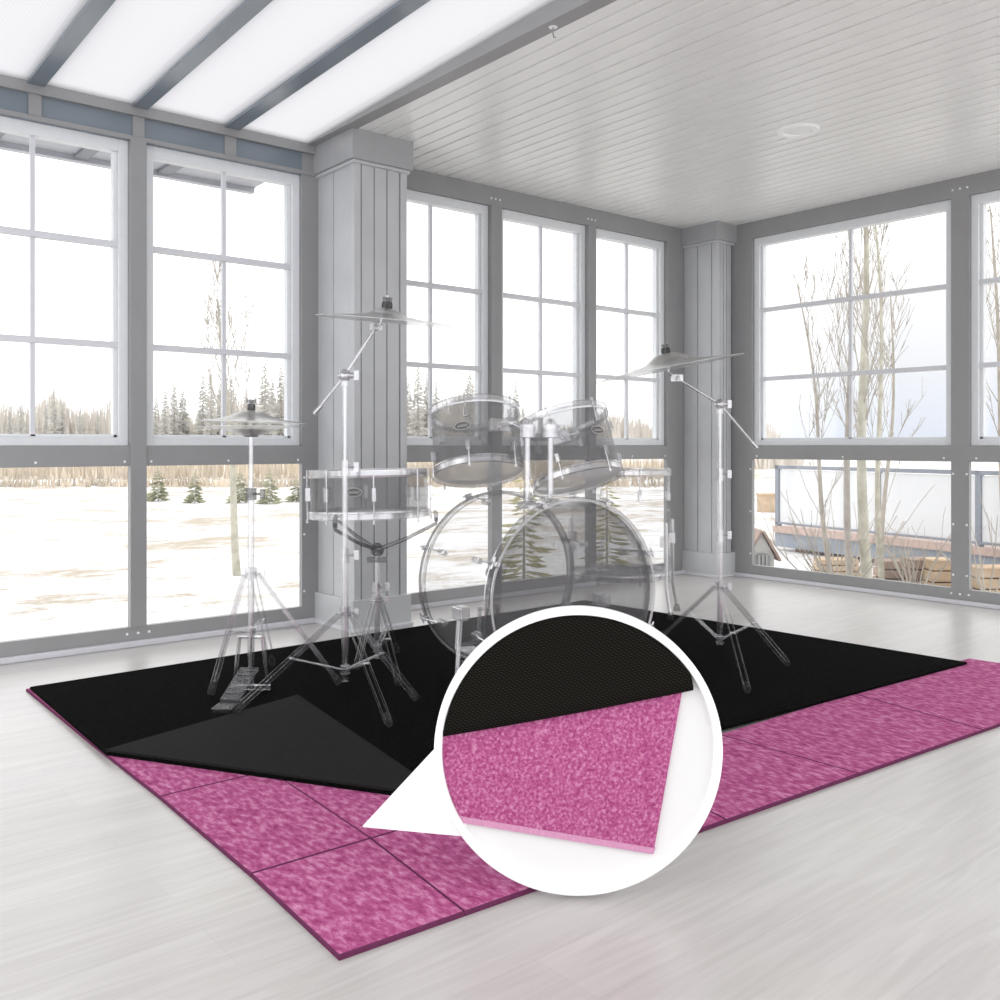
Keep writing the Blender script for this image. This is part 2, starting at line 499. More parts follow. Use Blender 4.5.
def window(side, s0, s1, top, mz, wide=False):
    """A bay: white upper sash with muntins and glass, grey middle rail, low fixed pane."""
    global wn; wn += 1
    w = struct(empty('window_%d' % wn, on_wall(side, (s0 + s1) / 2, 0, 0.06)))
    fw, d0, d1 = 0.05, 0.03, 0.10
    m = MB()
    wbox(m, side, s0, s0 + fw, MU, top, d0, d1); wbox(m, side, s1 - fw, s1, MU, top, d0, d1)
    wbox(m, side, s0 + fw, s1 - fw, top - 0.065, top, d0, d1); wbox(m, side, s0 + fw, s1 - fw, MU, MU + 0.045, d0, d1)
    # stepped inner lip
    wbox(m, side, s0 + fw, s0 + fw + 0.012, MU + 0.045, top - 0.065, d0 + 0.025, d1); wbox(m, side, s1 - fw - 0.022, s1 - fw, MU + 0.045, top - 0.065, d0 + 0.025, d1)
    wbox(m, side, s0 + fw, s1 - fw, MU + 0.045, MU + 0.062, d0 + 0.025, d1)
    m.build('sash', M['vinyl'], w, bevel=0.003)
    for z in mz:
        m = MB(); wbox(m, side, s0 + 0.035, s1 - 0.035, z - 0.016, z + 0.016, d0 + 0.012, d1 - 0.012); m.build('muntin', M['muntin'], w)
    c = (s0 + s1) / 2 + (0.0 if side == 'l' else -0.03)
    m = MB(); wbox(m, side, c - 0.011, c + 0.011, MU + 0.05, top - 0.06, d0 + 0.025, d1 - 0.02); m.build('muntin', M['muntin'], w)
    m = MB(); wbox(m, side, s0 + 0.04, s1 - 0.04, MU + 0.03, top - 0.05, 0.072, 0.076); m.build('glass_pane', M['glass'], w)
    m = MB(); wbox(m, side, s0 - 0.02, s1 + 0.02, ML - 0.004, MU, -0.002, 0.036)
    for t in (0.03, 0.5, 0.97): screw(m, side, s0 + (s1 - s0) * t, ML + 0.02)
    m.build('middle_rail', [M['frame'], M['screw']], w)
    m = MB(); wbox(m, side, s0 - 0.01, s1 + 0.01, BOT - 0.01, ML + 0.01, 0.018, 0.024); m.build('glass_pane', M['glass'], w)
    return w


ZA, ZB = 2.765, 2.815
mzs = (2.195, 1.646)
for s0, s1, top in ((-1.2, -0.25, ZA), (-0.22, 0.70, ZA), (0.785, 1.736, ZA), (1.822, 2.773, ZA), (3.30, 4.267, ZB), (4.36, 5.241, ZB), (5.318, 6.175, ZB)):
    window('l', s0, s1, top, mzs)
for s0, s1 in ((3.096, 4.742), (1.33, 2.973), (-0.4, 1.23)):
    window('r', s0, s1, ZB, (2.216, 1.646))
n = 1
for side, s0, s1, top in (('l', -0.25, -0.22, ZA), ('l', 0.70, 0.785, ZA), ('l', 1.736, 1.822, ZA), ('l', 2.773, 3.30, ZB), ('l', 4.267, 4.36, ZB), ('l', 5.241, 5.318, ZB), ('l', 6.175, WX, ZB),
                          ('r', 4.742, WY, ZB), ('r', 2.973, 3.096, ZB), ('r', 1.23, 1.33, ZB)):
    post(side, s0, s1, top, n, d0=-0.012 if s1 - s0 < 0.12 else 0.0); n += 1
# headers and sills
m = MB(); wbox(m, 'l', -1.6, 2.773, ZA, CZ + 0.03, 0, T)
wl = struct(m.build('wall_left', M['frame_gloss']))
m = MB(); wbox(m, 'l', -1.6, 2.87, CZ - 0.055, CZ + 0.03, -0.03, 0); m.build('header_cap', M['frame'], wl)
m = MB(); wbox(m, 'l', -1.6, 2.87, ZA + 0.0, ZA + 0.022, -0.012, 0); m.build('header_lip', M['frame'], wl)
for xa, xb in bars:
    m = MB(); wbox(m, 'l', xa + 0.01, xb - 0.01, ZA + 0.02, CZ - 0.05, -0.012, 0); m.build('beam_bracket', M['frame'], wl)
m = MB(); wbox(m, 'l', 2.773, WX, ZB, CZ + 0.03, 0, T)
for s in (4.31, 5.28):
    for e in (-0.04, 0, 0.04): screw(m, 'l', s + e, ZB + 0.05)
m.build('header', [M['frame'], M['screw']], wl)
m = MB(); wbox(m, 'l', -1.6, WX + T, -0.02, BOT, 0, 0.036)
for s in (1.78, 4.31, 5.28):
    for e in (-0.06, 0, 0.06): screw(m, 'l', s + e, 0.07)
m.build('bottom_rail', [M['frame'], M['screw']], wl)
m = MB(); wbox(m, 'r', -0.9, WY + T, ZB, CZ + 0.03, 0, T)
for e in (-0.05, 0, 0.05): screw(m, 'r', 3.035 + e, ZB + 0.055)
wr = struct(m.build('wall_right', [M['frame'], M['screw']]))
m = MB(); wbox(m, 'r', -0.9, WY + T, -0.02, BOT, 0, 0.036)
for e in (-0.06, 0, 0.06): screw(m, 'r', 3.035 + e, 0.07)
m.build('bottom_rail', [M['frame'], M['screw']], wr)
m = MB(); wbox(m, 'r', -0.9, -0.4, BOT, ZB, 0, T); m.build('end_panel', M['frame'], wr)
m = MB(); wbox(m, 'l', -1.6, -1.2, BOT, ZA, 0, T); m.build('end_panel', M['frame'], wl)
struct(wbox(MB(), 'l', -1.6, WX, 0.0, 0.032, -0.03, 0).build('baseboard_left', M['base_white'], bevel=0.006))
struct(wbox(MB(), 'r', -0.9, WY - 0.03, 0.0, 0.03, -0.03, 0).build('baseboard_right', M['base_white'], bevel=0.006))


# columns: boxed posts with vertical boards, plinth and cap
def column(name, x0, x1, y0, y1, zp, zc, xr):
    c = struct(empty(name, ((x0 + x1) / 2, (y0 + y1) / 2, 0)))
    g = 0.004
    m = MB(); m.box((x0 + 0.012, y0 + 0.012, 0), (x1 - 0.012, y1, zc + 0.05))
    # boards on the two faces that look into the room
    n1 = 2; w = (y1 - y0 - 0.05) / n1
    for i in range(n1): m.box((x0, y0 + 0.05 + i * w + g, zp - 0.02), (x0 + 0.02, y0 + 0.05 + (i + 1) * w - g, zc + 0.02))
    n2 = 3; w = (x1 - x0 - 0.09) / n2
    for i in range(n2): m.box((x0 + 0.045 + i * w + g, y0, zp - 0.02), (x0 + 0.045 + (i + 1) * w - g, y0 + 0.02, zc + 0.02))
    m.build('shaft', M['column'], c)
    m = MB(); m.box((x0 - 0.006, y0 - 0.006, zp - 0.02), (x0 + 0.04, y0 + 0.045, zc + 0.02)); m.build('corner_board', M['column'], c, bevel=0.003)
    if xr:
        m = MB(); m.box((x1 - 0.04, y0 - 0.006, zp - 0.02), (x1 + 0.006, y0 + 0.045, zc + 0.02)); m.build('corner_board', M['column'], c, bevel=0.003)
    xe = x1 + (0.025 if xr else 0)
    m = MB(); m.box((x0 - 0.025, y0 - 0.025, 0.0), (xe, y1, zp)); m.build('plinth', M['column'], c, bevel=0.004)
    m = MB(); m.box((x0 - 0.035, y0 - 0.035, 0.0), (xe + 0.01, y1, 0.022)); m.build('shoe_strip', M['base_white'], c, bevel=0.004)
    m = MB(); m.box((x0 - 0.035, y0 - 0.035, zc), (xe + 0.01, y1, CZ + 0.005)); m.build('cap', M['cap'], c, bevel=0.004)
    m = MB(); m.box((x0 - 0.02, y0 - 0.02, zc - 0.02), (xe - 0.005, y1, zc)); m.build('cap_moulding', M['column'], c, bevel=0.004)
    return c


column('column', 2.885, 3.245, 4.84, WY + 0.01, 0.19, 2.775, True)
column('column', 6.395, WX - 0.001, 4.93, WY - 0.0, 0.20, 2.80, False)

# recessed ceiling light and small hook
p = fl(798, 130, CZ); p = V((p.x, p.y, CZ))
t = thing('ceiling_light', p, 'round white recessed ceiling light set in the grooved soffit', 'light')
MB().lathe(p, UP, [(0.085, -0.010), (0.112, -0.012), (0.124, -0.002), (0.124, 0.02), (0.085, 0.02)], 40, close=True).build('trim_ring', M['lamp_trim'], t, smooth=True)
MB().lathe(p, UP, [(0, -0.002), (0.086, -0.002), (0.086, 0.015), (0, 0.015)], 40).build('lens', M['lamp_lens'], t, smooth=True)
p = fl(553, 26, CZ)
t = thing('ceiling_hook', p, 'small dark metal hook hanging from the soffit beside the roof beam', 'hook')
MB().lathe(p, UP, [(0, -0.006), (0.02, -0.006), (0.02, 0.002), (0, 0.002)], 14).build('plate', M['lamp_trim'], t)
MB().path([p, p + V((0, 0, -0.035)), p + V((0.006, 0, -0.05)), p + V((0.016, 0, -0.045))], 0.003, 6).build('hook', M['frame'], t)

# ------------------------------------------------------------------ underlay tiles and carpet
TH = 0.012


def front_y(x): return 1.778 - (x - 1.022) * 0.0565


xs = [1.022, 1.345, 1.79, 2.262, 2.92, 3.735, 4.99]
bk = [1.046, 1.395, 1.86, 2.36, 2.906, 3.836, 4.93]           # where each seam meets the row seam
ROW = [2.262, 2.94, 3.62, 4.62]


def tile(pts, label):
    c = V((sum(p[0] for p in pts) / len(pts), sum(p[1] for p in pts) / len(pts), 0))
    g = 0.0012
    q = [V((p[0], p[1], 0)) + (c - V((p[0], p[1], 0))).normalized() * g for p in pts]
    r = thing('underlay_tile', c, label, 'underlay', 'pink underlay tiles')
    m = MB()
    lo = [m.bm.verts.new(p) for p in q]; mi_ = [m.bm.verts.new(p + V((0, 0, TH - 0.003))) for p in q]
    hi = [m.bm.verts.new(p + (c - p).normalized() * 0.0045 + V((0, 0, TH))) for p in q]
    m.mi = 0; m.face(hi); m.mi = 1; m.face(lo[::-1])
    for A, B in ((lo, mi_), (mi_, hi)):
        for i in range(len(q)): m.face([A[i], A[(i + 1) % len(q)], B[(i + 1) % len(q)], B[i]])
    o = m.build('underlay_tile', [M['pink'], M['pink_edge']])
    bpy.data.objects.remove(r)
    tag(o, label, 'underlay', 'pink underlay tiles'); return o


names = ['square pink underlay tile at the outer corner of the floor covering', 'pink underlay tile in the front row, second from the outer corner',
         'pink underlay tile in the front row behind the round callout disc', 'pink underlay tile just beyond the round disc, first one clear of it',
         'pink underlay tile in the front row, second beyond the round disc', 'pink underlay tile ending at the far point of the black carpet']
for i in range(6):
    yb0 = ROW[0] - i * 0.008; yb1 = ROW[0] - (i + 1) * 0.008
    tile([(xs[i], front_y(xs[i])), (xs[i + 1], front_y(xs[i + 1])), (bk[i + 1], yb1), (bk[i], yb0)], names[i])
tile([(1.046, ROW[0]), (1.395, ROW[0] - .008), (1.425, ROW[1]), (1.058, ROW[1])], 'pink underlay tile half under the folded carpet corner along the outer edge')
tile([(1.395, ROW[0] - .008), (1.86, ROW[0] - .016), (1.89, ROW[1] - .01), (1.425, ROW[1])], 'pink underlay tile under the middle of the folded carpet edge, beside the white pointer')
tile([(1.058, ROW[1]), (1.425, ROW[1]), (1.45, ROW[2]), (1.056, ROW[2])], 'pink underlay tile showing as a sliver where the carpet crease starts')
tile([(1.056, ROW[2]), (1.45, ROW[2]), (1.5, ROW[3]), (1.064, ROW[3])], 'pink underlay tile showing only its thin edge beneath the black carpet side')

RT = 0.024
A_, B_, C_, Q_, P_ = fl(30, 686.8, RT), fl(585, 600, RT), fl(967, 662, RT), fl(449, 800, RT), fl(106, 752, RT)
t = thing('carpet', V((2.9, 3.2, 0)), 'large black carpet on the floor with one corner folded back over pink underlay', 'carpet')
m = MB()
pts = [A_, P_, Q_, C_, B_]
m.prism([V((p.x, p.y, TH + 0.001)) for p in pts], V((0, 0, RT - TH - 0.001)))
m.build('carpet_sheet', M['rug'], t)
S_ = fl(298, 694, RT + 0.012)
m = MB()                                                     # the turned-over corner: a thin flap that rises out of the crease
N_ = 14
crease = [P_.lerp(Q_, i / N_) for i in range(N_ + 1)]
top_v, bot_v = [], []
K = 6
for i in range(N_ + 1):
    for lst, off in ((top_v, 0.010), (bot_v, 0.002)):
        r_ = []
        for j in range(K + 1):
            q = crease[i].lerp(S_, j / K)
            hgt = RT + off + 0.012 * math.sin(PI * min(1, j / K * 1.0)) * math.sin(PI * i / N_)
            r_.append(m.bm.verts.new((q.x, q.y, hgt)))
        lst.append(r_)
for i in range(N_):
    for j in range(K):
        m.face([top_v[i][j], top_v[i + 1][j], top_v[i + 1][j + 1], top_v[i][j + 1]])
        m.face([bot_v[i][j], bot_v[i][j + 1], bot_v[i + 1][j + 1], bot_v[i + 1][j]])
    m.face([top_v[i][0], bot_v[i][0], bot_v[i + 1][0], top_v[i + 1][0]])
for e in (0, N_):
    for j in range(K): m.face([top_v[e][j], top_v[e][j + 1], bot_v[e][j + 1], bot_v[e][j]])
bmesh.ops.remove_doubles(m.bm, verts=m.bm.verts, dist=0.0004)
o = m.build('folded_corner', M['rug_back'], t)
o['label'] = 'charcoal underside of the folded carpet corner'

# ------------------------------------------------------------------ callout graphic, added to the room as a solid standing disc
D = 2.305
PX = D / F
C0 = P(578, 750.0, D)


def dp(u, v, out=0.0):                                       # a point on the disc face, `out` metres toward its front
    return C0 + RIGHT * ((u - 578) * PX) + UP * ((750.0 - v) * PX) - FWD * out


R1, R0 = 143.7 * PX, 135.6 * PX
t = thing('callout_inset', V((C0.x, C0.y, 0)), 'round white-rimmed callout inset with a pointed tab, a graphic built as an upright disc in front of the pink underlay', 'callout')
MB().lathe(C0, -FWD, [(R0, -0.012), (R1, -0.012), (R1, 0.012), (R1 - 0.003, 0.015), (R0 + 0.002, 0.015), (R0, 0.012)], 120, close=True).build('rim', M['white'], t, smooth=True)
MB().lathe(C0, -FWD, [(0, -0.012), (R0 + 0.001, -0.012), (R0 + 0.001, -0.006), (0, -0.006)], 120).build('back_panel', M['white_panel'], t)
MB().prism([dp(362.5, 827, 0.0), dp(470, 837, 0.0), dp(458, 800, 0.0), dp(436, 748, 0.0)], FWD * 0.01).build('pointer', M['white'], t)
m = MB()


def clip_circle(pts, r):
    """Keep a polygon (s, w) inside the circle of radius r by walking its outline finely."""
    out = []
    n_ = len(pts)
    for i in range(n_):
        a, c = pts[i], pts[(i + 1) % n_]
        for k in range(40):
            q = (a[0] + (c[0] - a[0]) * k / 40, a[1] + (c[1] - a[1]) * k / 40)
            l = math.hypot(*q)
            if l > r: q = (q[0] * r / l, q[1] * r / l)
            if not out or math.hypot(q[0] - out[-1][0], q[1] - out[-1][1]) > 0.0008: out.append(q)
    return out


sw = lambda u, v: ((u - 578) * PX, (750.0 - v) * PX)
slab = clip_circle([sw(425, 735), sw(400, 812), sw(653, 853.5), sw(683, 684), sw(560, 700)], R0 - 0.0005)
m.prism([C0 + RIGHT * a + UP * c - FWD * (-0.006) for a, c in slab], -FWD * 0.010)
m.build('inset_underlay', M['pink_fine'], t)
edge = clip_circle([sw(400, 812), sw(400, 805.5), sw(655, 847.5), sw(653, 853.5)], R0 - 0.0004)
MB().prism([C0 + RIGHT * a + UP * c - FWD * (-0.004) for a, c in edge], -FWD * 0.0092).build('cut_edge', M['pink_cut'], t)
# carpet roll: a sheet bulging forward over its lower edge
p0, p1 = sw(443, 735), sw(692, 689)
dx, dy = p1[0] - p0[0], p1[1] - p0[1]; ln = math.hypot(dx, dy); dx, dy = dx / ln, dy / ln
nx, ny = -dy, dx
m = MB(); NU, NV = 60, 26
rr = R0 - 0.0006
grid, uvs = [], {}
for i in range(NU + 1):
    s_ = -0.004 + (ln + 0.004) * i / NU
    bx, by = p0[0] + dx * s_, p0[1] + dy * s_ - 0.004 * math.sin(PI * i / NU)
    l = math.hypot(bx, by)
    if l > rr: bx, by = bx * rr / l, by * rr / l
    bb = bx * nx + by * ny; cc = bx * bx + by * by - rr * rr
    wm = max(0.0, -bb + math.sqrt(max(0, bb * bb - cc)))
    row = []
    for j in range(NV + 1):
        w = wm * (j / NV) ** 1.3
        roll = 0.024
        dep = 0.004 + (math.sqrt(max(0, roll ** 2 - (roll - w) ** 2)) if w < roll else roll - (w - roll) * 0.10)
        lim = math.sqrt(max(0, rr * rr - (bx + nx * w) ** 2 - (by + ny * w) ** 2)) * 0.45 + 0.002
        dep = min(dep, 0.004 + lim)
        vtx = m.bm.verts.new(C0 + RIGHT * (bx + nx * w) + UP * (by + ny * w) - FWD * dep)
        row.append(vtx); uvs[vtx] = (s_, w)
    grid.append(row)
fs = []
uvl = m.bm.loops.layers.uv.new('UVMap')
for i in range(NU):
    for j in range(NV):
        f_ = m.face([grid[i][j], grid[i + 1][j], grid[i + 1][j + 1], grid[i][j + 1]])
        if f_:
            for lp in f_.loops: lp[uvl].uv = uvs[lp.vert]
o = m.build('inset_carpet', M['weave'], t, smooth=True, fix=False)
sd = o.modifiers.new('thick', 'SOLIDIFY'); sd.thickness = 0.003; sd.offset = 0

# ------------------------------------------------------------------ drum kit
FZ = RT                                                      # the kit stands on the carpet


def ctag(o, label): o['label'] = label; return o


def badge(parent, c, nrm, up, w, h):
    """Oval drum badge with a raised rim and a few strokes of illegible lettering."""
    nrm = nrm.normalized(); side = up.cross(nrm).normalized(); up2 = nrm.cross(side)
    m = MB(); n_ = 28
    m.prism([c + side * w * math.cos(2 * PI * i / n_) + up2 * h * math.sin(2 * PI * i / n_) for i in range(n_)], nrm * 0.003)
    o = m.build('badge', M['badge'], parent)
    m = MB()
    pts = [c + nrm * 0.004 + side * w * 0.98 * math.cos(2 * PI * i / n_) + up2 * h * 0.98 * math.sin(2 * PI * i / n_) for i in range(n_ + 1)]
    m.path(pts, 0.0025, 5)
    for k in range(5):
        a = -0.55 + 0.275 * k
        m.tube(c + nrm * 0.004 + side * w * a - up2 * h * 0.35, c + nrm * 0.004 + side * w * (a + 0.12) + up2 * h * 0.35, 0.0022, seg=5)
    m.tube(c + nrm * 0.004 - side * w * 0.6 - up2 * h * 0.1, c + nrm * 0.004 + side * w * 0.65 - up2 * h * 0.05, 0.002, seg=5)
    m.build('lettering', M['badge_light'], o)


def drum(name, cb, axis, R, L, label, cat, group, nl, shell, head_t, head_b, phase=0.0, badge_dir=None, chrome='chrome', lug_pair=True):
    axis = axis.normalized()
    ct = cb + axis * L
    t = thing(name, cb, label, cat, group)
    MB().lathe(cb, axis, [(R, 0.012), (R, L - 0.012)], 64).build('shell', M[shell], t, smooth=True)
    for q, s, hn in ((ct, 1, head_t), (cb, -1, head_b)):
        a = axis * s
        MB().lathe(q, a, [(R + 0.004, -0.028), (R + 0.012, -0.028), (R + 0.014, -0.020), (R + 0.010, -0.018), (R + 0.010, 0.006), (R + 0.016, 0.010), (R + 0.004, 0.012), (R + 0.003, -0.014)], 64, close=True).build('hoop', M[chrome], t, smooth=True)
        MB().lathe(q, a, [(0, 0.0), (R * 0.97, 0.0), (R + 0.003, -0.008), (R + 0.003, -0.012), (R * 0.97, -0.004), (0, -0.004)], 64).build('head', M[hn], t, smooth=True)
    x, y, z = frame_from(axis, RIGHT)
    for k in range(nl):
        a = 2 * PI * k / nl + phase
        d = x * math.cos(a) + y * math.sin(a); tg = z.cross(d)
        segs = ((L * 0.24, -0.022, L * 0.26), (L * 0.76, L * 0.74, L + 0.012)) if L > 0.24 else ((L * 0.5, -0.022, L + 0.012),)
        for hh, e0, e1 in segs:
            m = MB(); m.obox(cb + axis * hh + d * (R + 0.012), d, tg, axis, 0.026, 0.022, 0.046 if L > 0.24 else 0.07)
            o = m.build('lug', M[chrome], t, bevel=0.003)
            m = MB(); m.tube(cb + axis * e0 + d * (R + 0.016), cb + axis * e1 + d * (R + 0.016), 0.0035, seg=6)
            e = e0 if e0 < 0 else e1
            m.tube(cb + axis * (e - 0.008) + d * (R + 0.016), cb + axis * (e + 0.008) + d * (R + 0.016), 0.007, seg=6)
            m.build('tension_rod', M[chrome], o)
    if badge_dir is not None:
        bd = (badge_dir - axis * badge_dir.dot(axis)).normalized()
        badge(t, cb + axis * L * 0.56 + bd * (R + 0.001), bd, axis, 0.040, 0.020)
    return t, cb, ct, axis


# rack toms, tipped away from the camera, their lower heads in view
ax1 = UP + FWD * math.tan(math.radians(18)) - RIGHT * math.tan(math.radians(5))
tomL = drum('tom_drum', P(479, 473, 4.62), ax1, 0.215, 0.315, 'see-through grey rack tom on the snare side, left of the twin chrome posts', 'drum', None, 6, 'shell', 'head_clear', 'head_white', 0.35,
            -FWD - RIGHT * 0.25)
ax2 = UP + FWD * math.tan(math.radians(17)) - RIGHT * math.tan(math.radians(13))
tomR = drum('tom_drum', P(578, 481, 4.66), ax2, 0.218, 0.325, 'see-through grey rack tom on the floor tom side, right of the twin chrome posts', 'drum', None, 6, 'shell', 'head_clear', 'head_white', 0.1,
            -FWD + RIGHT * 0.75)
# snare in its basket stand
sn_c = P(370, 515, 4.66)
snare = drum('snare_drum', sn_c, UP + RIGHT * -0.02 + FWD * 0.02, 0.285, 0.215, 'shallow see-through grey snare drum with oval badge, held on a low stand before the column', 'drum', None, 8, 'shell', 'head_clear', 'head_clear', 0.2,
             -FWD - RIGHT * 0.12)
# floor tom behind the bass drum
ft_p = ray(620) * 6.1
ft_c = V((ft_p.x, ft_p.y, 0.27))
ftom = drum('floor_tom', ft_c, UP, 0.315, 0.665, 'faint see-through floor tom on three chrome legs behind the bass drum', 'drum', None, 8, 'shell_faint', 'head_clear', 'head_clear', 0.25, None)
for k, a in enumerate((-0.75, 0.15, 2.6)):
    d = RIGHT * math.cos(a) + FWD * math.sin(a)
    q = V((ft_c.x, ft_c.y, 0)) + d * 0.35
    m = MB(); m.path([q + UP * 0.62, q + UP * 0.22, q + d * 0.03 + UP * (FZ + 0.03)], 0.012, 10)
    lg = m.build('leg', M['chrome'], ftom[0], smooth=True)
    MB().lathe(q + d * 0.03 + UP * FZ, UP, [(0, 0), (0.022, 0), (0.022, 0.02), (0.014, 0.045), (0, 0.045)], 12).build('rubber_foot', M['rubber'], lg)
    MB().obox(q + UP * 0.5 - d * 0.01, d, UP.cross(d), UP, 0.05, 0.045, 0.07).build('leg_bracket', M['chrome'], ftom[0], bevel=0.004)

# bass drum
th = math.radians(29)
BR, BL = 0.405, 0.68
bdir = -RIGHT * math.sin(th) + FWD * math.cos(th)            # from front head to the drummer's side
bf = ray(575) * 4.07; bf = V((bf.x, bf.y, FZ + BR + 0.022))
t = thing('bass_drum', V((bf.x, bf.y, 0)), 'large see-through bass drum lying on its side with a smoked front head', 'drum')
MB().lathe(bf, bdir, [(BR, 0.02), (BR, BL - 0.02)], 96).build('shell', M['shell_bass'], t, smooth=True)
for q, s, hm, lab in ((bf, -1, 'head_dark', 'smoked dark front head'), (bf + bdir * BL, 1, 'head_clear', 'clear rear head')):
    a = bdir * s
    MB().lathe(q, a, [(BR + 0.002, -0.035), (BR + 0.018, -0.035), (BR + 0.020, -0.03), (BR + 0.020, 0.010), (BR + 0.016, 0.014), (BR + 0.002, 0.014)], 96, close=True).build('hoop', M['hoop'], t, smooth=True)
    MB().lathe(q, a, [(BR + 0.004, 0.014), (BR + 0.015, 0.016), (BR + 0.017, 0.012)], 96, close=True).build('hoop_edge', M['chrome'], t, smooth=True)
    MB().lathe(q, a, [(BR + 0.019, -0.032), (BR + 0.023, -0.030), (BR + 0.019, -0.026)], 96, close=True).build('hoop_edge', M['chrome'], t, smooth=True)
    ctag(MB().lathe(q, a, [(0, 0.004), (BR * 0.985, 0.002), (BR + 0.001, -0.006), (BR + 0.001, -0.010), (BR * 0.985, -0.002), (0, 0.0)], 96).build('head', M[hm], t, smooth=True), lab)
MB().lathe(bf, -bdir, [(BR * 0.90, 0.0055), (BR * 0.985, 0.0045)], 96).build('head_ring', M['hoop'], t, smooth=True)
bx_, by_, bz_ = frame_from(bdir, UP)
for q, s in ((bf, -1), (bf + bdir * BL, 1)):
    for k in range(8):
        a = 2 * PI * (k + 0.5) / 8
        d = bx_ * math.cos(a) + by_ * math.sin(a); tg = d.cross(bdir)
        m = MB()
        c = q + d * (BR + 0.022)
        m.obox(c + bdir * s * -0.012, d, tg, bdir, 0.012, 0.026, 0.062)
        m.obox(c + bdir * s * 0.018 - d * 0.006, d, tg, bdir, 0.024, 0.022, 0.010)
        cl = m.build('claw', M['chrome'], t, bevel=0.003)
        m = MB()
        m.tube(c - bdir * s * 0.02 + d * 0.012, c - bdir * s * 0.16 - d * 0.004, 0.0045, seg=6)
        m.tube(c + bdir * s * 0.02 + d * 0.012, c - bdir * s * 0.035 + d * 0.012, 0.008, seg=6)
        m.tube(c + d * 0.012 - tg * 0.026 + bdir * s * 0.01, c + d * 0.012 + tg * 0.026 + bdir * s * 0.01, 0.005, seg=6)
        m.build('tension_rod', M['chrome'], cl)
        MB().obox(q - bdir * s * 0.17 + d * (BR + 0.012), d, tg, bdir, 0.028, 0.026, 0.06).build('lug', M['chrome'], t, bevel=0.006)
bm_ = bf + bdir * BL * 0.5
for sgn in (1, -1):                                          # spurs
    d = (-RIGHT * math.cos(th) - FWD * math.sin(th)) * sgn
    a0 = bm_ + d * BR * 0.93; a0.z = 0.36
    ft = bm_ + d * (BR * 1.06) - bdir * 0.06; ft.z = FZ + 0.02
    m = MB(); m.path([a0, a0.lerp(ft, 0.45), ft], 0.012, 8); m.tube(a0 + bdir * 0.02, a0.lerp(ft, 0.5) + bdir * 0.02, 0.009, seg=8)
    lg = m.build('spur', M['chrome_dim'], t, smooth=True)
    MB().lathe(V((ft.x, ft.y, FZ)), UP, [(0, 0), (0.028, 0), (0.026, 0.02), (0.014, 0.06), (0, 0.06)], 12).build('rubber_foot', M['chrome_dim'], lg)
    MB().obox(a0, d, bdir, UP, 0.05, 0.09, 0.06).build('spur_bracket', M['chrome'], t, bevel=0.008)
# twin tom posts out of the bass shell
for k, (u, uo) in enumerate(((527.5, -1), (550.5, 1))):
    tp = P(u, 430, 4.22); bt = V((tp.x, tp.y, FZ + 2 * BR + 0.01))
    rel = (bt - bf); al = rel.dot(bdir); off = (rel - bdir * al); off.z = 0
    bt.z = bf.z + math.sqrt(max(0.05, BR ** 2 - off.length ** 2)) - 0.01
    m = MB(); m.tube(bt, tp, 0.0135, seg=14); ps = m.build('tom_post', M['chrome'], t, smooth=True)
    m = MB(); m.tube(tp - UP * 0.035, tp + UP * 0.028, 0.036, seg=20); m.tube(tp + UP * 0.028, tp + UP * 0.05, 0.024, 0.014, seg=16); m.tube(tp + UP * 0.05, tp + UP * 0.062, 0.008, seg=8)
    m.build('tom_clamp', M['chrome'], ps, bevel=0.003)
    tm = tomL if uo < 0 else tomR
    mid = tm[1].lerp(tm[2], 0.52); dd = (tp - mid); dd -= tm[3] * dd.dot(tm[3]); dd.normalize()
    e = mid + dd * (0.217 + 0.02)
    m = MB(); m.tube(tp + UP * 0.0, tp.lerp(e, 0.55) + UP * 0.02, 0.012, seg=10); m.tube(tp.lerp(e, 0.45) + UP * 0.02, e, 0.013, seg=10); m.ball(tp.lerp(e, 0.5) + UP * 0.02, 0.026, 12)
    m.build('tom_arm', M['chrome'], ps, smooth=True)
    side = tm[3].cross(dd)
    m = MB(); m.obox(e, dd, side, tm[3], 0.03, 0.09, 0.06); m.tube(e + side * 0.035, e + side * 0.075, 0.007, seg=8); m.ball(e + side * 0.08, 0.014, 8)
    m.build('tom_bracket', M['chrome'], ps, bevel=0.005)
    MB().lathe(bt, UP, [(0.045, -0.02), (0.045, 0.006), (0.03, 0.016), (0.014, 0.018)], 20).build('post_flange', M['chrome'], t, smooth=True)


# stands ------------------------------------------------------------
def wing_nut(m, c, d):
    m.tube(c, c + d * 0.04, 0.006, seg=8)
    s = d.cross(UP).normalized()
    m.obox(c + d * 0.05, d, s, UP, 0.022, 0.008, 0.042)


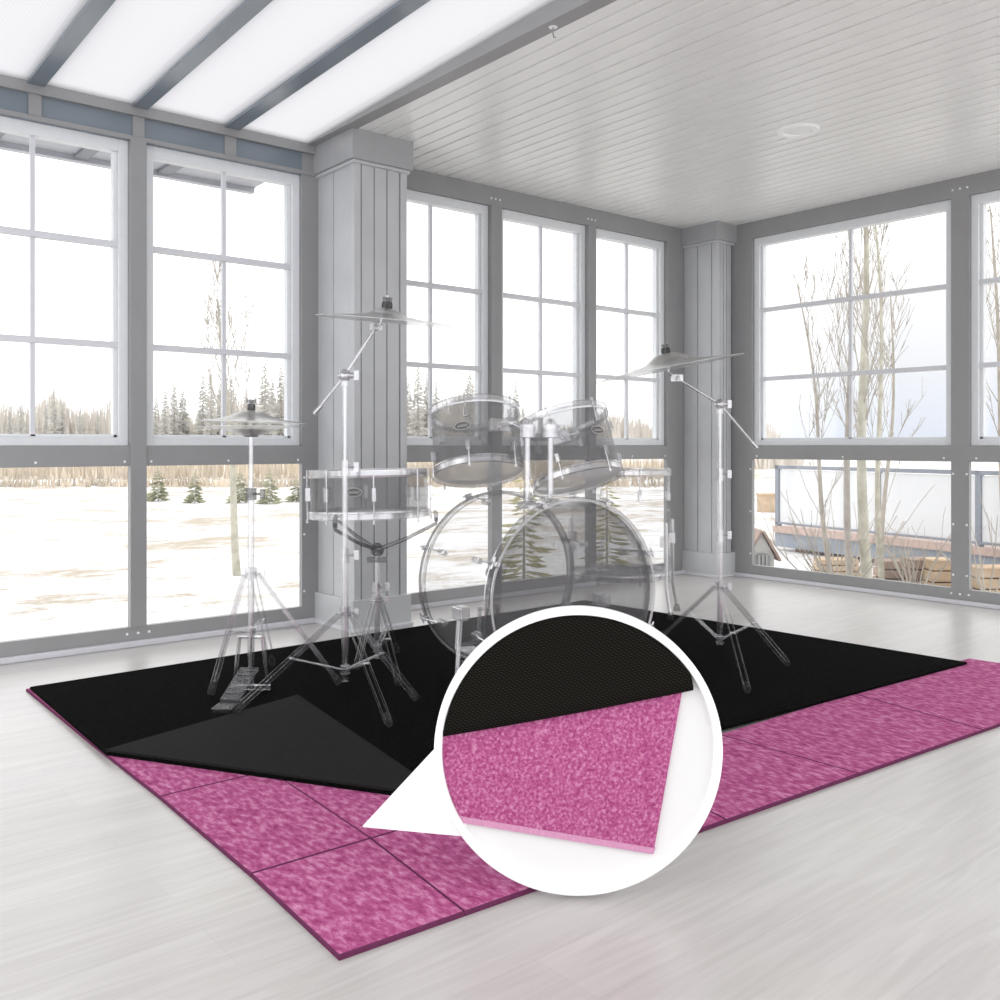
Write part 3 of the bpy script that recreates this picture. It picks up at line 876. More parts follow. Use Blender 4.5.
def tripod(t, base, hub_z, feet, low_z, foot_mat='rubber', mtl='chrome_dim'):
    """Three double-strut legs from a hub, joined to the foot of the pole by braces."""
    hub = V((base.x, base.y, hub_z)); low = V((base.x, base.y, low_z))
    m = MB(); m.tube(hub - UP * 0.02, hub + UP * 0.03, 0.026, seg=14); wing_nut(m, hub, RIGHT)
    m.build('hub', M['chrome'], t, bevel=0.002)
    m = MB(); m.tube(low - UP * 0.015, low + UP * 0.02, 0.022, seg=14); m.build('brace_collar', M['chrome'], t)
    for f in feet:
        f = V((f.x, f.y, FZ + 0.032))
        d = (f - hub); dh = V((d.x, d.y, 0)).normalized(); s = UP.cross(dh)
        k0 = hub + dh * 0.03
        m = MB()
        for e in (-1, 1):
            m.obox((k0 + f) / 2 + s * 0.012 * e, (f - k0).normalized(), s, (f - k0).normalized().cross(s), (f - k0).length, 0.003, 0.018)
        m.tube(k0 - s * 0.016, k0 + s * 0.016, 0.007, seg=8)
        j = k0.lerp(f, 0.5); m.tube(j - s * 0.016, j + s * 0.016, 0.006, seg=8)
        lg = m.build('leg', M[mtl], t)
        m = MB()
        for e in (-1, 1): m.tube(low + s * 0.009 * e, j + s * 0.009 * e, 0.005, seg=6)
        m.build('brace', M[mtl], lg)
        m = MB(); a = (f - k0).normalized()
        m.path([f - a * 0.035, f - a * 0.005, f + a * 0.02 + UP * 0.0], [0.012, 0.019, 0.016], 10)
        m.build('rubber_foot', M[foot_mat], lg)


def cymbal_profile(r, bell, bh, rise):
    up = [(0.006, rise + bh), (bell * 0.5, rise + bh * 0.86), (bell * 0.85, rise + bh * 0.45), (bell, rise + 0.006), (bell * 1.25, rise), (r * 0.55, rise * 0.62), (r * 0.85, rise * 0.22), (r, 0)]
    dn = [(a, h - 0.003) for a, h in reversed(up)]
    return up + dn


def cymbal(name, c, axis, r, label, bell=0.075, bh=0.03, rise=0.022, flip=False, parts=True, group=None, fr_=0.024):
    axis = axis.normalized() * (-1 if flip else 1)
    t = thing(name, c, label, 'cymbal', group)
    MB().lathe(c, axis, cymbal_profile(r, bell, bh, rise), 72, close=True).build('plate', M['cymbal'], t, smooth=True)
    if parts:
        top = c + axis * (rise + bh)
        MB().lathe(top, axis, [(0, 0.0), (fr_, 0.0), (fr_, 0.018), (fr_ * 0.85, 0.03), (0, 0.03)], 20).build('felt', M['felt'], t, smooth=True)
        m = MB(); m.tube(top + axis * 0.03, top + axis * 0.048, 0.010, seg=10); s = frame_from(axis)[0]
        m.obox(top + axis * 0.04, s, axis.cross(s), axis, 0.045, 0.008, 0.016)
        m.build('wing_nut', M['chrome_dark'], t)
    return t


# hi-hat ---------------------------------------------------
hb = fl(251, 690, FZ); hd = 4.17
hz = lambda v: P(251, v, (hb.dot(FWD))).z
t = thing('hi_hat_stand', V((hb.x, hb.y, 0)), 'upright chrome hi-hat stand with pedal, nearest the big windows on the carpet', 'stand')
MB().tube(hb + UP * 0.02, V((hb.x, hb.y, hz(492))), 0.015, seg=14).build('lower_tube', M['chrome'], t, smooth=True)
MB().tube(V((hb.x, hb.y, hz(494))), V((hb.x, hb.y, hz(436))), 0.011, seg=14).build('upper_tube', M['chrome'], t, smooth=True)
m = MB(); m.tube(V((hb.x, hb.y, hz(500))), V((hb.x, hb.y, hz(488))), 0.024, seg=14); wing_nut(m, V((hb.x, hb.y, hz(494))), RIGHT); m.build('height_clamp', M['chrome_dark'], t)
MB().tube(V((hb.x, hb.y, hz(436))), V((hb.x, hb.y, hz(397))), 0.004, seg=8).build('pull_rod', M['chrome'], t)
m = MB(); m.lathe(V((hb.x, hb.y, hz(437))), UP, [(0, 0), (0.03, 0), (0.05, 0.03), (0.045, 0.036), (0, 0.036)], 20); m.build('cymbal_seat', M['chrome_dark'], t, smooth=True)
tripod(t, hb, hz(574), [fl(212, 697, FZ), fl(337, 687, FZ), fl(272, 668, FZ)], hz(632))
# pedal: A-frame, footboard, heel plate
fr = MB(); s = RIGHT; n_ = -FWD
for e in (-1, 1):
    fr.tube(hb + s * 0.075 * e + UP * 0.0, hb + s * 0.05 * e + UP * 0.235, 0.010, seg=8)
fr.tube(hb - s * 0.05 + UP * 0.235, hb + s * 0.05 + UP * 0.235, 0.010, seg=8)
fr.obox(hb + UP * 0.012, s, n_, UP, 0.17, 0.02, 0.02)
fr.build('pedal_frame', M['chrome'], t)
m = MB(); q0 = hb - FWD * 0.02 + UP * 0.10; q1 = hb - FWD * 0.26 - RIGHT * 0.02 + UP * 0.022
a = (q1 - q0).normalized(); sd_ = a.cross(UP).normalized()
m.obox((q0 + q1) / 2, a, sd_, a.cross(sd_), (q1 - q0).length, 0.085, 0.012)
for k in range(6): m.obox(q0.lerp(q1, 0.12 + 0.14 * k) + UP * 0.008, a, sd_, a.cross(sd_), 0.008, 0.07, 0.006)
fb = m.build('footboard', M['plate'], t, bevel=0.003)
MB().obox(q1 + a * 0.05 - UP * 0.0 + UP * 0.0, V((a.x, a.y, 0)).normalized(), sd_, UP, 0.09, 0.085, 0.02).build('heel_plate', M['plate'], t, bevel=0.003)
MB().tube(hb + UP * 0.23, hb + UP * 0.10 - FWD * 0.02, 0.006, seg=6).build('chain', M['chrome_dark'], t)
hc = V((hb.x, hb.y, hz(424.5)))
cymbal('hi_hat_cymbal', hc + UP * 0.012, UP + RIGHT * 0.02, 0.232, 'upper of the two clamped cymbals on the hi-hat stand, bell upward', bell=0.085, bh=0.028, rise=0.022, fr_=0.017)
cymbal('hi_hat_cymbal', hc - UP * 0.010, UP - RIGHT * 0.01, 0.232, 'lower of the two clamped cymbals on the hi-hat stand, bell downward', bell=0.085, bh=0.026, rise=0.016, flip=True, parts=False)


# boom stands ---------------------------------------------------
def boom_stand(base, dist, u0, v_top, feet, hub_v, low_v, clamps, boom_a, boom_b, label):
    """boom_a is the end under the cymbal, boom_b the counter end."""
    zz = lambda v: H - (v - V0) * dist / F
    t = thing('cymbal_stand', V((base.x, base.y, 0)), label, 'stand')
    zs = [zz(v) for v in clamps]
    zt = zz(v_top)
    seqz = [FZ + 0.03] + zs + [zt]
    for k in range(len(seqz) - 1):
        MB().tube(V((base.x, base.y, seqz[k])), V((base.x, base.y, seqz[k + 1])), 0.016 - 0.003 * k, seg=14).build('tube', M['chrome'], t, smooth=True)
    for z_ in zs:
        m = MB(); m.tube(V((base.x, base.y, z_ - 0.035)), V((base.x, base.y, z_ + 0.03)), 0.022, 0.019, seg=14); wing_nut(m, V((base.x, base.y, z_)), RIGHT)
        m.build('height_clamp', M['chrome'], t)
    tripod(t, base, zz(hub_v), feet, zz(low_v))
    tp = V((base.x, base.y, zt))
    m = MB(); m.tube(tp - UP * 0.03, tp + UP * 0.02, 0.018, seg=12); m.ball(tp + UP * 0.02, 0.03, 12); m.tube(tp + UP * 0.02 - RIGHT * 0.03, tp + UP * 0.02 + RIGHT * 0.04, 0.014, seg=12); wing_nut(m, tp + UP * 0.02, RIGHT)
    m.build('boom_tilter', M['chrome'], t, smooth=True)
    m = MB(); m.tube(boom_b, tp + UP * 0.02, 0.007, seg=10); m.tube(tp + UP * 0.02, boom_a, 0.0095, 0.008, seg=10); m.tube(boom_b, boom_b + (tp - boom_b).normalized() * 0.05, 0.011, seg=10)
    m.build('boom_arm', M['chrome'], t, smooth=True)
    return t


lb = fl(345, 688, FZ); ld = lb.dot(FWD)
la = P(376, 327, ld)
t = boom_stand(lb, ld, 345, 380, [fl(238, 716, FZ), fl(388, 729, FZ), fl(414, 703, FZ)], 613, 670, [555, 467], la, P(314, 414, ld), 'chrome boom cymbal stand in front of the column, tripod legs crossing by the snare')
ca = P(386, 318, ld)
axl = UP + RIGHT * 0.085 - FWD * 0.088
m = MB(); m.ball(la, 0.02, 10); m.tube(la, la.lerp(ca, 0.5), 0.012, seg=10); m.obox(la, RIGHT, FWD, UP, 0.05, 0.03, 0.03); m.tube(la.lerp(ca, 0.4), ca + axl.normalized() * 0.1, 0.005, seg=8)
m.build('cymbal_tilter', M['chrome'], t)
cymbal('crash_cymbal', ca - UP * 0.012, axl, 0.308, 'thin crash cymbal held highest of all, in front of the tall boxed column', bell=0.075, bh=0.03, rise=0.025)

rb = fl(720, 650, FZ); rd = rb.dot(FWD)
ra = P(677, 378, rd)
t = boom_stand(rb, rd, 720, 408, [fl(786, 668, FZ), fl(747, 695, FZ), fl(664, 640, FZ)], 587, 640, [535, 474], ra, P(757, 448, rd), 'chrome boom cymbal stand at the far side of the kit, before the corner column')
ca = P(669, 372, rd)
axr = UP - RIGHT * math.tan(math.radians(11)) - FWD * 0.02
m = MB(); m.ball(ra, 0.02, 10); m.obox(ra, RIGHT, FWD, UP, 0.06, 0.03, 0.035); m.tube(ra, ca, 0.012, seg=10); m.tube(ca, ca + axr.normalized() * 0.12, 0.005, seg=8)
m.build('cymbal_tilter', M['chrome'], t)
cymbal('crash_cymbal', ca + UP * 0.02, axr, 0.39, 'wide tilted crash cymbal on the far boom stand beside the corner column', bell=0.115, bh=0.05, rise=0.03)

# snare stand ---------------------------------------------------
sb = V((sn_c.x, sn_c.y, FZ)) + RIGHT * 0.035
t = thing('snare_stand', V((sb.x, sb.y, 0)), 'low chrome snare stand with basket arms holding the snare drum', 'stand')
zc_ = sn_c.z
MB().tube(sb + UP * 0.03, V((sb.x, sb.y, 0.42)), 0.015, seg=12).build('lower_tube', M['chrome'], t, smooth=True)
MB().tube(V((sb.x, sb.y, 0.40)), V((sb.x, sb.y, zc_ - 0.17)), 0.011, seg=12).build('upper_tube', M['chrome'], t, smooth=True)
m = MB(); m.tube(V((sb.x, sb.y, 0.38)), V((sb.x, sb.y, 0.43)), 0.023, seg=12); wing_nut(m, V((sb.x, sb.y, 0.405)), RIGHT); m.build('height_clamp', M['chrome'], t)
bk_ = V((sb.x, sb.y, zc_ - 0.17))
m = MB(); m.ball(bk_, 0.035, 12); m.obox(bk_ - UP * 0.05, RIGHT, FWD, UP, 0.10, 0.03, 0.025); m.build('basket_joint', M['chrome_dark'], t, smooth=True)
for k in range(3):
    a = 0.15 + 2 * PI * k / 3
    d = RIGHT * math.cos(a) + FWD * math.sin(a)
    e = V((sn_c.x, sn_c.y, zc_ - 0.045)) + d * 0.325
    m = MB(); m.path([bk_, bk_.lerp(e, 0.5) - UP * 0.01, e, e + UP * 0.03], [0.012, 0.010, 0.009, 0.009], 8)
    ar = m.build('basket_arm', M['chrome_dark'], t, smooth=True)
    MB().path([e + UP * 0.01, e + UP * 0.05, e + UP * 0.062 - d * 0.012], 0.012, 8).build('rubber_grip', M['rubber'], ar)
tripod(t, sb, 0.34, [fl(357, 672, FZ), fl(398, 688, FZ), fl(396, 655, FZ)], 0.10, mtl='chrome_dim')

# kick pedal against the rear head
kp = bf + bdir * (BL + 0.10); kp.z = FZ
t = thing('kick_pedal', V((kp.x, kp.y, 0)), 'chrome kick drum pedal at the rear hoop of the bass drum', 'pedal')
sd_ = bdir.cross(UP).normalized()
m = MB(); m.obox(kp + bdir * 0.12 + UP * 0.012, bdir, sd_, UP, 0.30, 0.11, 0.012); m.build('base_plate', M['chrome_dim'], t, bevel=0.003)
m = MB()
for e in (-1, 1): m.tube(kp + sd_ * 0.06 * e + UP * 0.015, kp + sd_ * 0.05 * e + UP * 0.27, 0.010, seg=8)
m.tube(kp - sd_ * 0.06 + UP * 0.26, kp + sd_ * 0.06 + UP * 0.26, 0.011, seg=10); m.build('pedal_frame', M['chrome'], t)
m = MB(); q0 = kp + bdir * 0.03 + UP * 0.10; q1 = kp + bdir * 0.26 + UP * 0.03
a = (q1 - q0).normalized(); m.obox((q0 + q1) / 2, a, sd_, a.cross(sd_), (q1 - q0).length, 0.08, 0.01); m.build('footboard', M['chrome_dim'], t, bevel=0.003)
m = MB(); m.tube(kp + UP * 0.26, kp - bdir * 0.045 + UP * 0.44, 0.005, seg=8); m.tube(kp - bdir * 0.06 + UP * 0.44, kp - bdir * 0.02 + UP * 0.44, 0.03, seg=14)
m.build('beater', M['chrome_dark'], t)
MB().path([kp + UP * 0.25 + bdir * 0.012, kp + UP * 0.18 + bdir * 0.03, kp + UP * 0.10 + bdir * 0.04], 0.006, 6).build('chain', M['chrome_dark'], t)

# ------------------------------------------------------------------ outside
GZ = -0.45
m = MB(); m.box((-160, WY + 0.2, GZ - 0.3), (260, 420, GZ)); m.box((WX + 0.2, -160, GZ - 0.31), (260, WY + 0.2, GZ - 0.001))
struct(m.build('snow_ground', M['snow']))
struct(MB().box((-1.6, -3.0, GZ), (WX + 0.14, WY + 0.14, -0.12)).build('foundation', M['frame']))


def out(u, d, z=GZ):
    p = ray(u) * d; return V((p.x, p.y, z))


def strip(d0, d1, u0, u1, hgt, wob, nm, mt):
    m = MB(); n_ = 40; A, B = [], []
    for i in range(n_ + 1):
        u = u0 + (u1 - u0) * i / n_; w = random.uniform(-wob, wob)
        A.append(m.bm.verts.new(out(u, d0 + w, GZ + 0.004))); B.append(m.bm.verts.new(out(u, d1 + random.uniform(-wob, wob), GZ + hgt)))
    for i in range(n_): m.face([A[i], A[i + 1], B[i + 1], B[i]])
    return struct(m.build(nm, mt))


strip(44, 92, -700, 760, 0.02, 1.0, 'dry_field', M['field'])


def reeds(d0, d1, u0, u1, n_, h0, h1):
    m = MB()
    for i in range(n_):
        u, d = random.uniform(u0, u1), random.uniform(d0, d1)
        p = out(u, d); h = random.uniform(h0, h1); w = 0.05
        s = RIGHT * w; lean = V((random.uniform(-.1, .1), random.uniform(-.1, .1), 0))
        m.poly([p - s, p + s, p + lean + UP * h]); m.poly([p - FWD * w, p + FWD * w, p + lean + UP * h])
    return m


tag(reeds(42, 56, -500, 700, 5200, 0.5, 1.0).build('reeds', M['reed'], fix=False), 'band of dry tan reeds across the snowy field', 'reeds', kind='stuff')
tag(reeds(34.5, 36.5, -400, 700, 1800, 0.2, 0.45).build('grass', M['reed'], fix=False), 'thin strip of dry grass nearer than the reed band', 'grass', kind='stuff')


def spruce(name, hgt, wid, levels, mt, dense=9, droop=0.35, wf=0.12):
    r = empty(name, (0, 0, 0))
    MB().tube(V((0, 0, 0)), V((0, 0, hgt * 0.97)), hgt * 0.014, hgt * 0.003, seg=6).build('trunk', M['bark'], r)
    m = MB()
    for k in range(levels):
        f = k / (levels - 1); z = hgt * (0.08 + 0.90 * f); L = wid * (1 - f) ** 0.85 * random.uniform(0.8, 1.15) + hgt * 0.012
        for j in range(dense):
            a = 2 * PI * (j + random.random() * 0.7) / dense; d = V((math.cos(a), math.sin(a), 0)); s = V((-d.y, d.x, 0))
            l = L * random.uniform(0.65, 1.15); w = l * wf + hgt * 0.003; z_ = z + hgt * random.uniform(-0.5, 0.5) / levels
            p0 = V((0, 0, z_)); p1 = p0 + d * l * 0.55 - UP * l * droop * 0.35; p2 = p0 + d * l - UP * l * droop * 0.5
            m.poly([p0, p1 - s * w, p2, p1 + s * w])
            m.poly([p0 + UP * w * 0.4, p1 + UP * w * 0.9, p2, p1 - UP * w * 1.1])
    m.build('foliage', mt, r, fix=False)
    return r


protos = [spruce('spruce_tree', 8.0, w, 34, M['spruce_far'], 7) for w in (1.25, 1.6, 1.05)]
used = [False] * 3


def place_spruce(u, v_top, d, k, label, group, sx=1.0):
    r = protos[k] if not used[k] else copy_tree(protos[k]); used[k] = True
    p = out(u, d); hgt = H - (v_top - V0) * d / F - GZ
    s = hgt / 8.0; r.location = p; r.scale = (s * sx, s * sx, s); r.rotation_euler = (0, 0, random.uniform(0, 6))
    tag(r, label, 'tree', group); return r


spots = [(54, 385, 96), (46, 398, 98), (62, 402, 97), (10, 405, 99), (21, 400, 96), (33, 403, 100), (80, 404, 98), (98, 408, 99), (115, 410, 97), (128, 402, 100),
         (156, 392, 97), (165, 385, 96), (174, 379, 98), (183, 386, 99), (203, 372, 97), (211, 368, 95), (222, 376, 99), (231, 370, 96), (246, 388, 98), (255, 392, 97),
         (265, 360, 95), (272, 374, 98), (281, 362, 96), (288, 380, 99), (296, 384, 97), (312, 380, 98), (408, 372, 96), (418, 364, 95), (427, 370, 98), (436, 378, 97), (470, 368, 90), (477, 384, 97),
         (516, 377, 92), (523, 402, 99), (541, 406, 98), (-15, 402, 97), (-40, 396, 98), (-70, 405, 99), (-110, 398, 97), (330, 378, 99), (350, 370, 97), (371, 375, 98), (390, 368, 96)]
special = {54: 'pointed hazy spruce standing above the treeline in the first window', 470: 'dark hazy spruce standing apart behind the near rack tom', 516: 'slim hazy spruce alone in the window between the rack toms',
           265: 'tallest hazy spruce behind the hi-hat window, near the frame post'}
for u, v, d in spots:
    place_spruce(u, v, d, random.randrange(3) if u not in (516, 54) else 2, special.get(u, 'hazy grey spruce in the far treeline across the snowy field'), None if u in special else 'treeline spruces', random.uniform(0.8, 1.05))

m = MB()                                                     # leafless undergrowth of the treeline
for i in range(13000):
    u = random.uniform(-260, 668); d = random.uniform(103, 125)
    hm = 6.3 + 1.0 * math.sin(u * 0.031) + 0.9 * math.sin(u * 0.11 + 2)
    if u > 500: hm = 3.6 + 2.2 * max(0, 1 - abs(u - 615) / 60)
    p = out(u, d); h = hm * random.uniform(0.45, 1.08); w = random.uniform(0.08, 0.24)
    lean = RIGHT * random.uniform(-.8, .8)
    m.poly([p - RIGHT * w, p + RIGHT * w, p + lean + UP * h]); 
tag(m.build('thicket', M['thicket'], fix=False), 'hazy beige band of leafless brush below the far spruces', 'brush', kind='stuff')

ys = [spruce('young_spruce', 1.0, 0.36, 13, M['spruce_mid'], 8, 0.25)]
yu = False
for u, vb, vt, lab in ((158, 501, 464, 'small spruce sapling on the snow just past the first window post'), (195, 503, 470, 'small dark spruce sapling, second along the snow left of the hi-hat stand'),
                       (240, 503, 466, 'spruce sapling half hidden behind the pale bare trunk'), (270, 504, 466, 'yellowish spruce sapling right of the hi-hat stand outside'), (296, 502, 474, 'spruce sapling at the frame edge beside the column')):
    d = F * (H - GZ) / (vb - V0)
    r = ys[0] if not yu else copy_tree(ys[0]); yu = True
    s = (vb - vt) * d / F; r.location = out(u, d); r.scale = (s, s, s); r.rotation_euler = (0, 0, u)
    tag(r, lab, 'tree', 'spruce saplings on the snow')
g1 = spruce('young_spruce', 1.0, 0.32, 20, M['spruce_gold'], 4, 0.18, 0.045)
g2 = copy_tree(g1)
for r, u, vb, vt, lab in ((g1, 524, 588, 455, 'sparse yellow-green spruce seen through the bass drum beside the tom posts'), (g2, 607, 576, 468, 'sparse yellow-green spruce seen through the far side of the bass drum')):
    d = F * (H - GZ) / (vb - V0); s = (vb - vt) * d / F
    r.location = out(u, d); r.scale = (s * 0.95, s * 0.95, s); r.rotation_euler = (0, 0, u * 1.3); tag(r, lab, 'tree')


def grow(m, p, d, L, r, depth, spread, up, rmin=0.004, kids=(2, 4), bend=0.12):
    """A tapering wandering stem with side shoots."""
    n_ = 5; pts, rs = [p.copy()], [r]
    q = p.copy(); dd = d.normalized()
    for i in range(n_):
        dd = (dd + V((random.uniform(-bend, bend), random.uniform(-bend, bend), random.uniform(-.02, up)))).normalized()
        q = q + dd * L / n_; pts.append(q.copy()); rs.append(max(rmin * 0.6, r * (1 - 0.75 * (i + 1) / n_)))
    m.path(pts, rs, 5 if depth < 2 else 4)
    if depth > 0:
        for k in range(random.randint(*kids)):
            i = random.randint(1, n_ - 1); a = random.uniform(0, 2 * PI)
            s = V((math.cos(a), math.sin(a), 0))
            grow(m, pts[i], (dd * 0.75 + s * spread + UP * 0.25), L * random.uniform(0.4, 0.62), max(rmin, rs[i] * 0.5), depth - 1, spread, up, rmin, kids, bend)


def bare_tree(name, base, top, r, label, nb, cl, spread, trunk_m, twig_m, depth=2, z0=0.35, group=None, rmin=0.004, fork=None):
    t = thing(name, base, label, 'tree', group)
    m = MB(); n_ = 14; pts = []
    for i in range(n_ + 1):
        f = i / n_; q = base.lerp(top, f) + V((math.sin(f * 7 + base.x) * 0.03, math.cos(f * 6 + base.y) * 0.03, 0)); pts.append(q)
    rs = [r * (1 - 0.78 * i / n_) for i in range(n_ + 1)]
    m.path(pts, rs, 10)
    m.build('trunk', trunk_m, t, smooth=True)
    m = MB()
    for k in range(nb):
        f = z0 + (0.98 - z0) * (k + random.random()) / nb; i = min(n_ - 1, int(f * n_)); p = pts[i].lerp(pts[i + 1], f * n_ - i)
        a = random.uniform(0, 2 * PI); s = V((math.cos(a), math.sin(a), 0))
        grow(m, p, s * spread + UP, cl * (1.15 - 0.75 * f) * random.uniform(0.7, 1.2), max(rmin, rs[i] * 0.22), depth, spread, 0.12, rmin)
    m.build('branches', twig_m, t, fix=False)
    return t


base = out(239, 949 * 1.55 / (575 - 445.0)); dd_ = base.dot(FWD)
bare_tree('bare_tree', base, P(219, 300, dd_), 0.05, 'slender leafless tree with a pale trunk on the snow behind the hi-hat', 22, 1.4, 0.40, M['birch'], M['twig'], 2, 0.35, rmin=0.0042)
d = 9.4
base = out(868, d)
bare_tree('birch_tree', base, P(860, 120, d), 0.058, 'thickest pale birch trunk outside the wide window near its middle muntin', 14, 1.2, 0.34, M['birch'], M['twig'], 2, 0.25, rmin=0.0038)
bare_tree('birch_tree', out(884, 10.0), P(874, 190, 9.7), 0.034, 'thin birch stem leaning close to the thickest trunk outside', 9, 1.1, 0.34, M['birch'], M['twig'], 2, 0.25, rmin=0.0038)
bare_tree('birch_tree', out(852, 10.2), P(845, 130, 10.2), 0.042, 'slim grey birch stem hidden along the window muntin', 14, 1.2, 0.36, M['bark'], M['twig'], 2, 0.25, rmin=0.0038)
bare_tree('birch_tree', out(835, 9.9), P(799, 285, 9.9), 0.03, 'short multi-twig birch sapling left of the thick trunk', 10, 1.0, 0.34, M['twig'], M['twig'], 2, 0.2, rmin=0.0038)
bare_tree('birch_tree', out(884, 10.6), P(893, 290, 10.6), 0.03, 'short leafless sapling right of the thick birch trunk', 9, 1.0, 0.4, M['twig'], M['twig'], 2, 0.2, rmin=0.0038)
bare_tree('birch_tree', out(1010, 10.5), P(990, 210, 10.5), 0.04, 'leafless tree behind the second wide window at the photo edge', 14, 1.4, 0.5, M['twig'], M['twig'], 2, 0.25, rmin=0.0038)


def shrub(u, d, n_, L, label, mt):
    m = MB(); b0 = out(u, d)
    for i in range(n_):
        a = random.uniform(0, 2 * PI); s = V((math.cos(a), math.sin(a), 0))
        grow(m, b0 + s * 0.05, s * random.uniform(0.2, 0.8) + UP, L * random.uniform(0.6, 1.1), 0.011, 1, 0.5, 0.05, 0.004)
    tag(m.build('bare_shrub', mt, fix=False), label, 'shrub')


shrub(838, 9.2, 16, 1.0, 'tangled leafless shrub at the foot of the birch trunks, house side', M['twig'])
shrub(915, 9.6, 12, 0.8, 'low leafless shrub in front of the deck fascia', M['twig'])
shrub(990, 9.0, 8, 0.9, 'pale leafless shrub at the base of the second wide window', M['twig'])

# neighbour's raised deck with glass railing
d0, d1 = 14.0, 10.0
a0, a1 = out(775, d0, 0), out(1085, d1, 0)
al = (a1 - a0).normalized(); ln = (a1 - a0).length; back = V((al.y, -al.x, 0))
if back.dot(FWD) < 0: back = -back
zd = -0.18
t = thing('raised_deck', V((a0.x, a0.y, GZ)), 'raised deck next door with frosted glass railing and blue-grey fascia', 'deck')
MB().boxc(a0 + UP * (zd - 0.21), al * ln, back * 0.06, UP * 0.21).build('fascia', M['fascia'], t)
MB().boxc(a0 - back * 0.04 + UP * zd, al * ln, back * 3.0, UP * 0.09).build('deck_floor', M['deck_rim'], t)
MB().boxc(a0 + UP * (zd + 0.09 + 0.84), al * ln, back * 0.06, UP * 0.05).build('top_rail', M['rail_metal'], t)
MB().boxc(a0 + UP * (zd + 0.12), al * ln, back * 0.04, UP * 0.03).build('bottom_rail', M['rail_metal'], t)
npan = 3
def along(u):                                               # distance along the deck edge of the post seen at u
    r_ = ray(u); nn = V((-r_.y, r_.x, 0)); return -(a0.dot(nn)) / al.dot(nn)
pts_ = [0.0, along(875), along(975), ln - 0.07]
for i in range(npan + 1):
    q = a0 + al * pts_[i]
    MB().boxc(q + UP * zd, al * 0.07, back * 0.07, UP * 0.98).build('post', M['rail_metal'] if i != 2 else M['rail_metal'], t)
    if i < npan:
        MB().boxc(q + al * 0.08 + back * 0.02 + UP * (zd + 0.15), al * (pts_[i + 1] - pts_[i] - 0.09), back * 0.012, UP * 0.77).build('glass_panel', M['rail_glass'], t)
for i in range(3):
    q = a0 + al * (0.3 + i * (ln - 0.6) / 2) + back * 0.1
    MB().boxc(q + UP * GZ, al * 0.12, back * 0.12, UP * (zd - 0.2 - GZ)).build('support_post', M['wood_brown'], t)

for i, (u, d, w, h, mt, lab) in enumerate(((836, 11.2, 0.5, 0.22, 'wood_orange', 'tan timber offcut lying behind the birch shrubs'), (893, 10.4, 0.35, 0.3, 'wood_brown', 'brown timber block under the deck beside the thick birch'),
                                           (917, 10.2, 0.26, 0.34, 'wood_brown', 'upright brown timber piece under the deck'), (938, 10.0, 0.3, 0.36, 'wood_orange', 'tan timber piece under the deck by the window post'),
                                           (990, 9.6, 0.45, 0.33, 'wood_orange', 'large tan timber box beneath the deck past the window post'))):
    b0 = out(u, d)
    m = MB()
    for k in range(3): m.obox(b0 + UP * (h * (k + 0.5) / 3), RIGHT, FWD, UP, w * (1 - 0.06 * k), 0.3, h / 3 - 0.012)
    tag(m.build('timber_block', M[mt], bevel=0.01), lab, 'timber')
d = 22; b0 = out(768, d)
m = MB(); zt = H - (495 - V0) * d / F
m.obox(V((b0.x, b0.y, (zt + GZ) / 2)), RIGHT, FWD, UP, 0.42, 0.4, zt - GZ); m.obox(V((b0.x, b0.y, zt + 0.02)), RIGHT, FWD, UP, 0.46, 0.44, 0.05)
tag(m.build('wooden_crate', M['wood_orange'], bevel=0.01), 'tall tan wooden crate far out on the snow beside the deck', 'crate')

# playhouse with a pointed roof
d = 9.0; c = out(762, d); t = thing('playhouse', c, 'tiny pale playhouse with a pointed roof and arched window, low outside the corner', 'playhouse')
zw = H - (556 - V0) * d / F; zp_ = H - (534 - V0) * d / F; hw = 0.115
fr = [c - RIGHT * hw + UP * 0, c + RIGHT * hw, c + RIGHT * hw + UP * (zw - GZ), c + UP * (zp_ - GZ), c - RIGHT * hw + UP * (zw - GZ)]
MB().prism(fr, FWD * 0.4).build('walls', M['house_wall'], t)
pk = c + UP * (zp_ - GZ + 0.02) - FWD * 0.03
m = MB()
for e in (-1, 1):
    ev_ = c + RIGHT * (hw + 0.045) * e + UP * (zw - GZ - 0.05) - FWD * 0.03
    nrm = (ev_ - pk).cross(FWD).normalized() * (0.022)
    if nrm.z < 0: nrm = -nrm
    m.prism([pk, ev_, ev_ + nrm, pk + nrm], FWD * 0.46)
m.build('roof', M['house_roof'], t)
m = MB(); n_ = 10; cw = c - FWD * 0.006 + UP * (H - (558 - V0) * d / F - GZ)
m.prism([cw - RIGHT * 0.075 - UP * 0.09, cw + RIGHT * 0.075 - UP * 0.09] + [cw + RIGHT * 0.075 * math.cos(PI * i / n_) + UP * 0.05 * math.sin(PI * i / n_) for i in range(n_ + 1)], -FWD * 0.012)
w_ = m.build('window', M['house_win'], t)
m = MB()
for i in (-1, 0, 1): m.obox(cw - FWD * 0.022 + RIGHT * 0.037 * i - UP * 0.03, RIGHT, FWD, UP, 0.009, 0.01, 0.12)
m.build('window_bars', M['house_wall'], w_)

